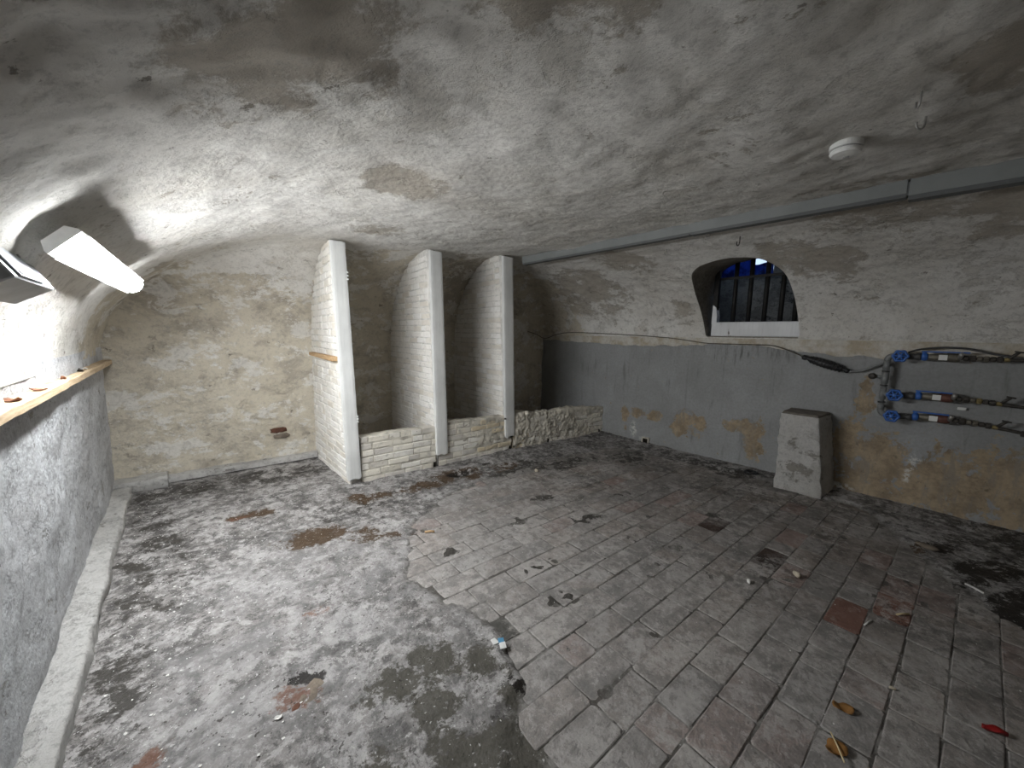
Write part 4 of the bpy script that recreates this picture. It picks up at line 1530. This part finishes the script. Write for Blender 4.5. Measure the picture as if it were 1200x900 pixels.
for bi, z in enumerate((1.40, 1.05, .86)):
    # gentle drift of each branch
    zz = lambda y, z=z, bi=bi: z + (0.0, .012, .02)[bi] * sstep(.35, .1, y) - (.0, .03, .05)[bi] * sstep(-.1, -.5, y)
    c = lambda y: (PX, y, float(zz(y)))
    part('branch_pipe', MAT['dark_steel'], pth([c(y) for y in (YR - .06, .2, .0, -.2, -.5, -1.0)] + [(PX + .05, -1.05, float(zz(-1.05))), (5.03, -1.06, float(zz(-1.06)))], .0125))
    # handwheel valve
    vb = part('valve_body', MAT['pvc'], lambda bm: lathe(bm, [(.022, 0), (.03, .01), (.03, .045), (.022, .055)], Vector(c(.34)) - PO, (0, -1, 0), 16))
    part('spindle', MAT['dark_steel'], cyl(c(.312), (PX - .06, .312, float(zz(.312)))  , .009), vb)
    hub = Vector((PX - .062, .312, float(zz(.312))))

    def wheel(bm, hub=hub):
        n = 28
        ringp = [hub + Vector((0, math.cos(2 * PI * k / n), math.sin(2 * PI * k / n))) * (.044 + .004 * math.cos(6 * 2 * PI * k / n)) - PO for k in range(n)]
        seg = 8
        R_ = []
        for k in range(n):
            rad = (ringp[k] - (hub - PO)).normalized()
            R_.append([bm.verts.new(ringp[k] + (rad * math.cos(2 * PI * j / seg) + Vector((1, 0, 0)) * math.sin(2 * PI * j / seg)) * .0105) for j in range(seg)])
        for k in range(n):
            a, b = R_[k], R_[(k + 1) % n]
            for j in range(seg):
                bm.faces.new((a[j], a[(j + 1) % seg], b[(j + 1) % seg], b[j]))
        for k in range(6):
            a = 2 * PI * k / 6
            tube(bm, [hub - PO, hub - PO + Vector((0, math.cos(a), math.sin(a))) * .042], .008, 6)
        lathe(bm, [(.018, -.012), (.018, .012), (.012, .016)], hub - PO, (-1, 0, 0), 14)
    part('handwheel', MAT['blue'], wheel)
    part('union', MAT['pvc_dark'], lambda bm: lathe(bm, [(.016, 0), (.026, .012), (.026, .05), (.019, .06), (.03, .075), (.03, .10)], Vector(c(.285)) - PO, (0, -1, 0), 12))
    # blue lever valve
    bv = part('ball_valve', MAT['blue'], lambda bm: lathe(bm, [(.024, 0), (.034, .008), (.034, .03), (.026, .042)], Vector(c(.188)) - PO, (0, -1, 0), 16))
    part('lever', MAT['blue'], lambda bm: (tube(bm, [Vector(c(.17)) - PO, Vector(c(.17)) - PO + Vector((-.012, 0, .045))], .014, 8),
                                          box(bm, Vector(c(.175)) - PO + Vector((-.03, -.26 if bi == 0 else -.2, .04)), Vector(c(.175)) - PO + Vector((.004, .012, .05)))), bv, smooth=False)
    part('cone_reducer', MAT['olive_metal'], lambda bm: lathe(bm, [(.022, 0), (.024, .01), (.034, .075), (.034, .10)], Vector(c(.148)) - PO, (0, -1, 0), 16))
    tg = part('filter_body', MAT['olive_metal'] if bi == 0 else MAT['red_brown'], lambda bm: lathe(bm, [(.030, 0), (.036, .012), (.036, .07), (.030, .085)], Vector(c(.05)) - PO, (0, -1, 0), 16))
    # white tag card on the filter
    tz = float(zz(.055))
    card = part('tag', MAT['paper'], lambda bm: box(bm, Vector((PX - .043, .035, tz - .022)) - PO, Vector((PX - .038, .085, tz + .022)) - PO), tg, smooth=False)
    part('sight_cap', MAT['steel'], lambda bm: lathe(bm, [(.017, 0), (.017, .04), (.012, .05)], Vector((PX - .02, -.03, tz)) - PO, (-.55, -.25, .75), 12), tg)
    y = -.05
    for r_, L_, mt in ((.022, .03, 'dark_steel'), (.03, .035, 'dark_steel'), (.019, .03, 'olive_metal'), (.026, .03, 'brass' if bi == 1 else 'olive_metal'), (.02, .03, 'dark_steel'), (.024, .03, 'dark_steel'), (.017, .03, 'brass')):
        part('fitting', MAT[mt], lambda bm: lathe(bm, [(r_ * .8, 0), (r_, .005), (r_, L_ - .005), (r_ * .8, L_)], Vector(c(y)) - PO, (0, -1, 0), 6 if r_ > .025 else 12), smooth=False)
        y -= L_ + .004
    # inclined drain valve with T handle
    b0 = Vector(c(-.275))
    b1 = b0 + Vector((-.02, -.05, .062))
    tv = part('drain_valve', MAT['dark_steel'], cyl(b0, b1, .011, 10))
    part('t_handle', MAT['dark_steel'], cyl(b1 + Vector((0, .024, .004)), b1 + Vector((0, -.024, -.004)), .006, 8), tv)
    for y in (-.40, -.50, -.6):
        part('fitting', MAT['dark_steel'], lambda bm: lathe(bm, [(.018, 0), (.024, .006), (.024, .04), (.018, .046)], Vector(c(y)) - PO, (0, -1, 0), 8), smooth=False)

# paper label on the wall between the branches
bm = bmesh.new()
box(bm, (4.972, -.115, .962), (4.9745, -.065, .985))
o = done(bm, 'wall_label', MAT['paper'])
tag(o, 'small white paper label on the grey wall between the lower branches', 'label')

# ---- cables
def cable(name, pts, r, mat, label, cat='cable', seg=8, n=8):
    bm = bmesh.new()
    tube(bm, smooth_path(pts, n), r, seg)
    o = done(bm, name, mat, smooth=True)
    return tag(o, label, cat)


cable('thin_cable', [(4.55, 4.83, 1.585), (4.80, 4.85, 1.53), (4.955, 4.80, 1.47), (4.93, 4.5, 1.545), (4.935, 4.18, 1.578), (4.94, 3.476, 1.565), (4.955, 2.576, 1.525), (4.975, 2.1, 1.47), (4.972, 1.917, 1.462),
                     (4.972, 1.5, 1.462), (4.972, 1.3, 1.452), (4.955, 1.10, 1.38), (4.945, 1.045, 1.352)], .0055, MAT['wire'], 'thin dark cable strung along the top of the grey wall band')
# black splice
spl = thing('cable_splice', (4.945, .85, 1.29), 'black ribbed cable joint hanging left of the pipe manifold', 'cable joint')
SO = Vector((4.945, .85, 1.29))
a_, b_ = Vector((4.945, 1.045, 1.352)), Vector((4.945, .655, 1.228))
prof = []
Ls = (b_ - a_).length
bm = bmesh.new()
lathe(bm, [(.012, 0), (.026, .01), (.026, .035), (.015, .05), (.033, .085), (.040, .15), (.041, .22), (.036, .30), (.022, .355), (.014, .37), (.024, .38), (.024, .40), (.011, Ls)], a_ - SO, b_ - a_, 18)
done(bm, 'sleeve', MAT['rubber'], spl, smooth=True)
dsp = (b_ - a_).normalized()
for k in range(9):
    bm = bmesh.new()
    h = .085 + k * .031
    rr_ = .0335 + .0095 * math.sin(PI * (k + 1) / 10)
    lathe(bm, [(rr_, h), (rr_ + .003, h + .003), (rr_ + .003, h + .008), (rr_, h + .011)], a_ - SO, dsp, 18)
    done(bm, 'rib', MAT['rubber'], spl, smooth=False)
for k in range(4):
    bm = bmesh.new()
    ang = k * PI / 2 + .4
    d_, u_, w_ = frame_from(dsp)
    off = (u_ * math.cos(ang) + w_ * math.sin(ang))
    tube(bm, [a_ - SO + dsp * .07 + off * .031, a_ - SO + dsp * .2 + off * .044, a_ - SO + dsp * .345 + off * .028], .0035, 6)
    done(bm, 'long_rib', MAT['rubber'], spl, smooth=True)
cable('thick_cable', [(4.945, .655, 1.228), (4.945, .56, 1.245), (4.93, .47, 1.30), (4.93, .40, 1.335)], .0105, MAT['pvc'], 'thick grey cable rising from the black joint behind the manifold riser')
cable('arched_cable', [(4.86, .27, 1.432), (4.885, .2, 1.462), (4.905, .08, 1.482), (4.905, -.06, 1.478), (4.89, -.2, 1.442), (4.875, -.29, 1.425)], .0085, MAT['pvc_dark'], 'black cable arching over the top branch of the manifold')

# ================================================================== LOOSE THINGS ON THE FLOOR
def pebble(x, y, size, mat, label, seed, cat='stone', zs=.6, name='stone', asp=.7):
    r = random.Random(seed)
    bm = bmesh.new()
    bmesh.ops.create_icosphere(bm, subdivisions=2, radius=size)
    for v in bm.verts:
        n = 1 + .28 * math.sin(v.co.x / size * 2.3 + seed) * math.cos(v.co.y / size * 2.7 + seed * 2) + r.uniform(-.06, .06)
        v.co = Vector((v.co.x * n, v.co.y * n * asp, v.co.z * n * zs))
    o = done(bm, name, mat)
    zmin = min(v.co.z for v in o.data.vertices)
    o.location = (x, y, max(floor_z(x, y), 0.001) - zmin - .0005)
    o.rotation_euler = (0, 0, r.uniform(0, 6))
    return tag(o, label, cat)


pebble(2.604, .691, .019, MAT['stone_white'], 'small white stone on a tile beside the dark brown tile', 1, asp=.55)
pebble(2.916, .514, .027, MAT['stone_pale'], 'yellowish stone on the tiles right of the dark brown tile', 4)
pebble(4.08, -.02, .06, MAT['broken_mortar'], 'flat pale mortar lump at the tip of the black puddle', 7, 'mortar lump', .25, 'mortar_lump')
pebble(2.27, .02, .012, MAT['stone_pale'], 'tiny pale pebble near the orange leaves', 9, zs=.5)
pebble(1.10, 1.27, .006, MAT['stone_white'], 'tiny white crumb beside the blue and white paper scrap', 12, zs=.5, cat='crumb', name='crumb')
pebble(2.94, 2.92, .028, MAT['stone_pale'], 'small brown crumb on the floor before the right bin', 15, zs=.6, cat='crumb', name='crumb')


def leaf(x, y, L, W, mat, label, rot, cat, name, seed, curl=.25, thick=.0015):
    r = random.Random(seed)
    bm = bmesh.new()
    n = 10
    rows = []
    for i in range(n + 1):
        t_ = i / n
        w = W * (math.sin(PI * min(1, t_ * .93 + .05)) ** .7) * (1 + .25 * math.sin(t_ * 9 + seed))
        rows.append([bm.verts.new(((t_ - .5) * L, s * w / 2 + .1 * W * math.sin(t_ * 4), curl * W * (s * s) + .12 * W * math.sin(t_ * 7 + seed) + curl * L * .25 * (t_ - .5) ** 2)) for s in (-1, -.4, .4, 1)])
    for a, b in zip(rows[:-1], rows[1:]):
        for k in range(3):
            bm.faces.new((a[k], a[k + 1], b[k + 1], b[k]))
    ext = bmesh.ops.extrude_face_region(bm, geom=list(bm.faces))
    for v in [g for g in ext['geom'] if isinstance(g, bmesh.types.BMVert)]:
        v.co.z += thick
    o = done(bm, name, mat, smooth=True)
    zmin = min(v.co.z for v in o.data.vertices)
    o.location = (x, y, max(floor_z(x, y), 0.002) - zmin)
    o.rotation_euler = (0, 0, rot)
    return tag(o, label, cat)


leaf(1.976, .143, .075, .05, MAT['leaf'], 'orange brown dry leaf lying farther from the camera', -.9, 'leaf', 'dry_leaf', 1, .08)
leaf(1.748, .128, .085, .055, MAT['leaf'], 'orange brown dry leaf under a pale straw', -.4, 'leaf', 'dry_leaf', 2, .06)
leaf(2.315, -.262, .07, .026, MAT['red'], 'bright red curved peel at the right edge of the floor', -1.2, 'peel', 'red_peel', 3, .6, .003)


def stick(x0, y0, x1, y1, r, mat, label, cat, name, z=None):
    bm = bmesh.new()
    z0 = max(floor_z(x0, y0), .003)
    z1 = max(floor_z(x1, y1), .003)
    c = Vector(((x0 + x1) / 2, (y0 + y1) / 2, (z0 + z1) / 2))
    tube(bm, [Vector((x0, y0, z0 + r + (z or 0))) - c, Vector(((x0 + x1) / 2 + .003, (y0 + y1) / 2, (z0 + z1) / 2 + r * 1.4 + (z or 0))) - c, Vector((x1, y1, z1 + r + (z or 0))) - c], r, 6)
    o = done(bm, name, mat, smooth=True)
    o.location = c
    return tag(o, label, cat)


stick(1.80, .155, 1.70, .10, .0028, MAT['straw'], 'pale thin straw lying across a dry leaf', 'straw', 'straw', .012)
stick(2.93, .055, 2.99, .01, .005, MAT['straw'], 'small pale splinter on the reddish tile', 'splinter', 'splinter')
stick(2.68, .04 + .12, 2.76, .04 + .10, .004, MAT['stone_white'], 'thin white splinter beside the maroon tile', 'splinter', 'splinter')
stick(1.33, 2.49, 1.39, 2.45, .008, MAT['batten_wood'], 'tan wood chip on the pale screed in front of the left bin', 'wood chip', 'wood_chip')
stick(3.64, -.20, 3.58, -.27, .006, MAT['stone_white'], 'white splinter at the edge of the black puddle', 'splinter', 'splinter')

# paper scrap: two white pieces joined by a blue one
ps = thing('paper_scrap', (1.091, 1.281, max(floor_z(1.091, 1.281), .002)), 'crumpled blue and white paper scrap on the screed edge', 'paper scrap')


def sheet(pts, zs, mat, name):
    bm = bmesh.new()
    top = [bm.verts.new((x, y, z + .0012)) for (x, y), z in zip(pts, zs)]
    bot = [bm.verts.new((x, y, z)) for (x, y), z in zip(pts, zs)]
    n = len(pts)
    bm.faces.new(top)
    bm.faces.new(list(reversed(bot)))
    for k in range(n):
        bm.faces.new((bot[k], bot[(k + 1) % n], top[(k + 1) % n], top[k]))
    return done(bm, name, mat, ps)


sheet([(-.035, .022), (-.005, .012), (-.012, .042), (-.035, .045)], [.002, .004, .014, .012], MAT['paper'], 'white_piece')
sheet([(-.012, .006), (.012, -.008), (.022, .016), (-.004, .028)], [.004, .003, .014, .015], MAT['chip_blue'], 'blue_piece')
sheet([(-.026, -.02), (.004, -.032), (.014, -.006), (-.012, .006)], [.003, .002, .012, .010], MAT['paper'], 'white_piece')

# black rubber ring near the pillar
bm = bmesh.new()
n, seg = 26, 8
R_ = []
for k in range(n):
    a = 2 * PI * k / n
    d = Vector((math.cos(a) * .8, math.sin(a), 0))
    c_ = d * .062
    R_.append([bm.verts.new(c_ + (d.normalized() * math.cos(2 * PI * j / seg) + Vector((0, 0, 1)) * math.sin(2 * PI * j / seg)) * (.014 + .003 * math.sin(3 * a))) for j in range(seg)])
for k in range(n):
    a, b = R_[k], R_[(k + 1) % n]
    for j in range(seg):
        bm.faces.new((a[j], a[(j + 1) % seg], b[(j + 1) % seg], b[j]))
o = done(bm, 'rubber_ring', MAT['rubber'], smooth=True)
o.location = (4.80, 1.36, floor_z(4.80, 1.36) + .012)
tag(o, 'black rubber ring lying on the floor left of the pillar', 'ring')

# broken brick in the worn hole of the screed
bb = thing('broken_brick', (.30, 1.62, floor_z(.30, 1.62) - .012), 'broken red brick exposed in a hole of the pale screed', 'brick')


def rubble(name, c, s, mat, seed, zs=.35, rot=0):
    r = random.Random(seed)
    bm = bmesh.new()
    bmesh.ops.create_icosphere(bm, subdivisions=2, radius=1)
    for v in bm.verts:
        m = max(abs(v.co.x), abs(v.co.y), abs(v.co.z))
        q = v.co / (m ** .85)
        q *= 1 + r.uniform(-.13, .13)
        v.co = Vector((q.x * s[0], q.y * s[1], q.z * s[2]))
    bmesh.ops.rotate(bm, verts=bm.verts, cent=(0, 0, 0), matrix=Matrix.Rotation(rot, 3, 'Z'))
    bmesh.ops.translate(bm, verts=bm.verts, vec=c)
    return done(bm, name, mat, bb)


rubble('mortar_slab', (.03, -.012, .000), (.055, .036, .010), MAT['broken_mortar'], 3, rot=.7)
rubble('brick_piece', (-.05, .03, -.003), (.030, .030, .010), MAT['old_brick'], 4, rot=.2)
rubble('brick_piece', (-.03, -.045, -.003), (.020, .016, .010), MAT['old_brick'], 5, rot=1)
rubble('brick_piece', (-.085, .005, -.003), (.014, .02, .009), MAT['old_brick'], 6, rot=2)
o = flake('plaster_chip', (.205, 1.56, floor_z(.205, 1.56)), .018, MAT['stone_white'], 'white plaster chip beside the broken red brick', 'chip', None, 31, .4)

# scattered flakes of limewash along the left side of the floor: uncountable
rf = random.Random(77)
bm = bmesh.new()
for k in range(620):
    if k < 430:
        x = -.33 + abs(rf.gauss(0, .32))
        y = rf.uniform(1.0, 4.7)
    else:
        x, y = rf.uniform(.2, 4.4), rf.uniform(-.4, 3.3)
    if x > 4.4:
        continue
    z = max(floor_z(x, y), .001)
    s = rf.choice([.002, .0025, .003, .0045, .007])
    if k >= 430:
        s *= .7
    a0 = rf.uniform(0, 6)
    vt = [bm.verts.new((x + s * rf.uniform(.5, 1.2) * math.cos(a0 + q * PI / 2), y + s * rf.uniform(.5, 1.2) * math.sin(a0 + q * PI / 2), z + .0005 + rf.uniform(0, .002))) for q in range(4)]
    vb = bm.verts.new((x, y, z - .002))
    bm.faces.new(vt)
    for q in range(4):
        bm.faces.new((vt[(q + 1) % 4], vt[q], vb))
o = done(bm, 'limewash_flakes', MAT['stone_white'], recalc=False)
tag(o, 'tiny white limewash flakes scattered over the floor by the kerb', 'flakes', kind='stuff')

# bare brick showing through the back wall plaster
for k, (x, z, w_, h_) in enumerate(((.80, .395, .08, .03), (.83, .325, .075, .028))):
    r = random.Random(90 + k)
    bm = bmesh.new()
    bmesh.ops.create_icosphere(bm, subdivisions=2, radius=1)
    for v in bm.verts:
        m = max(abs(v.co.x), abs(v.co.y), abs(v.co.z)) ** .8
        q = v.co / m ** .5 * (1 + r.uniform(-.2, .2))
        v.co = Vector((q.x * w_, q.y * .012, q.z * h_))
    o = done(bm, 'exposed_brick', MAT['old_brick'] if k == 0 else MAT['broken_mortar'], wall_back)
    o.location = (x, YB - .018, z)

bpy.context.view_layer.update()
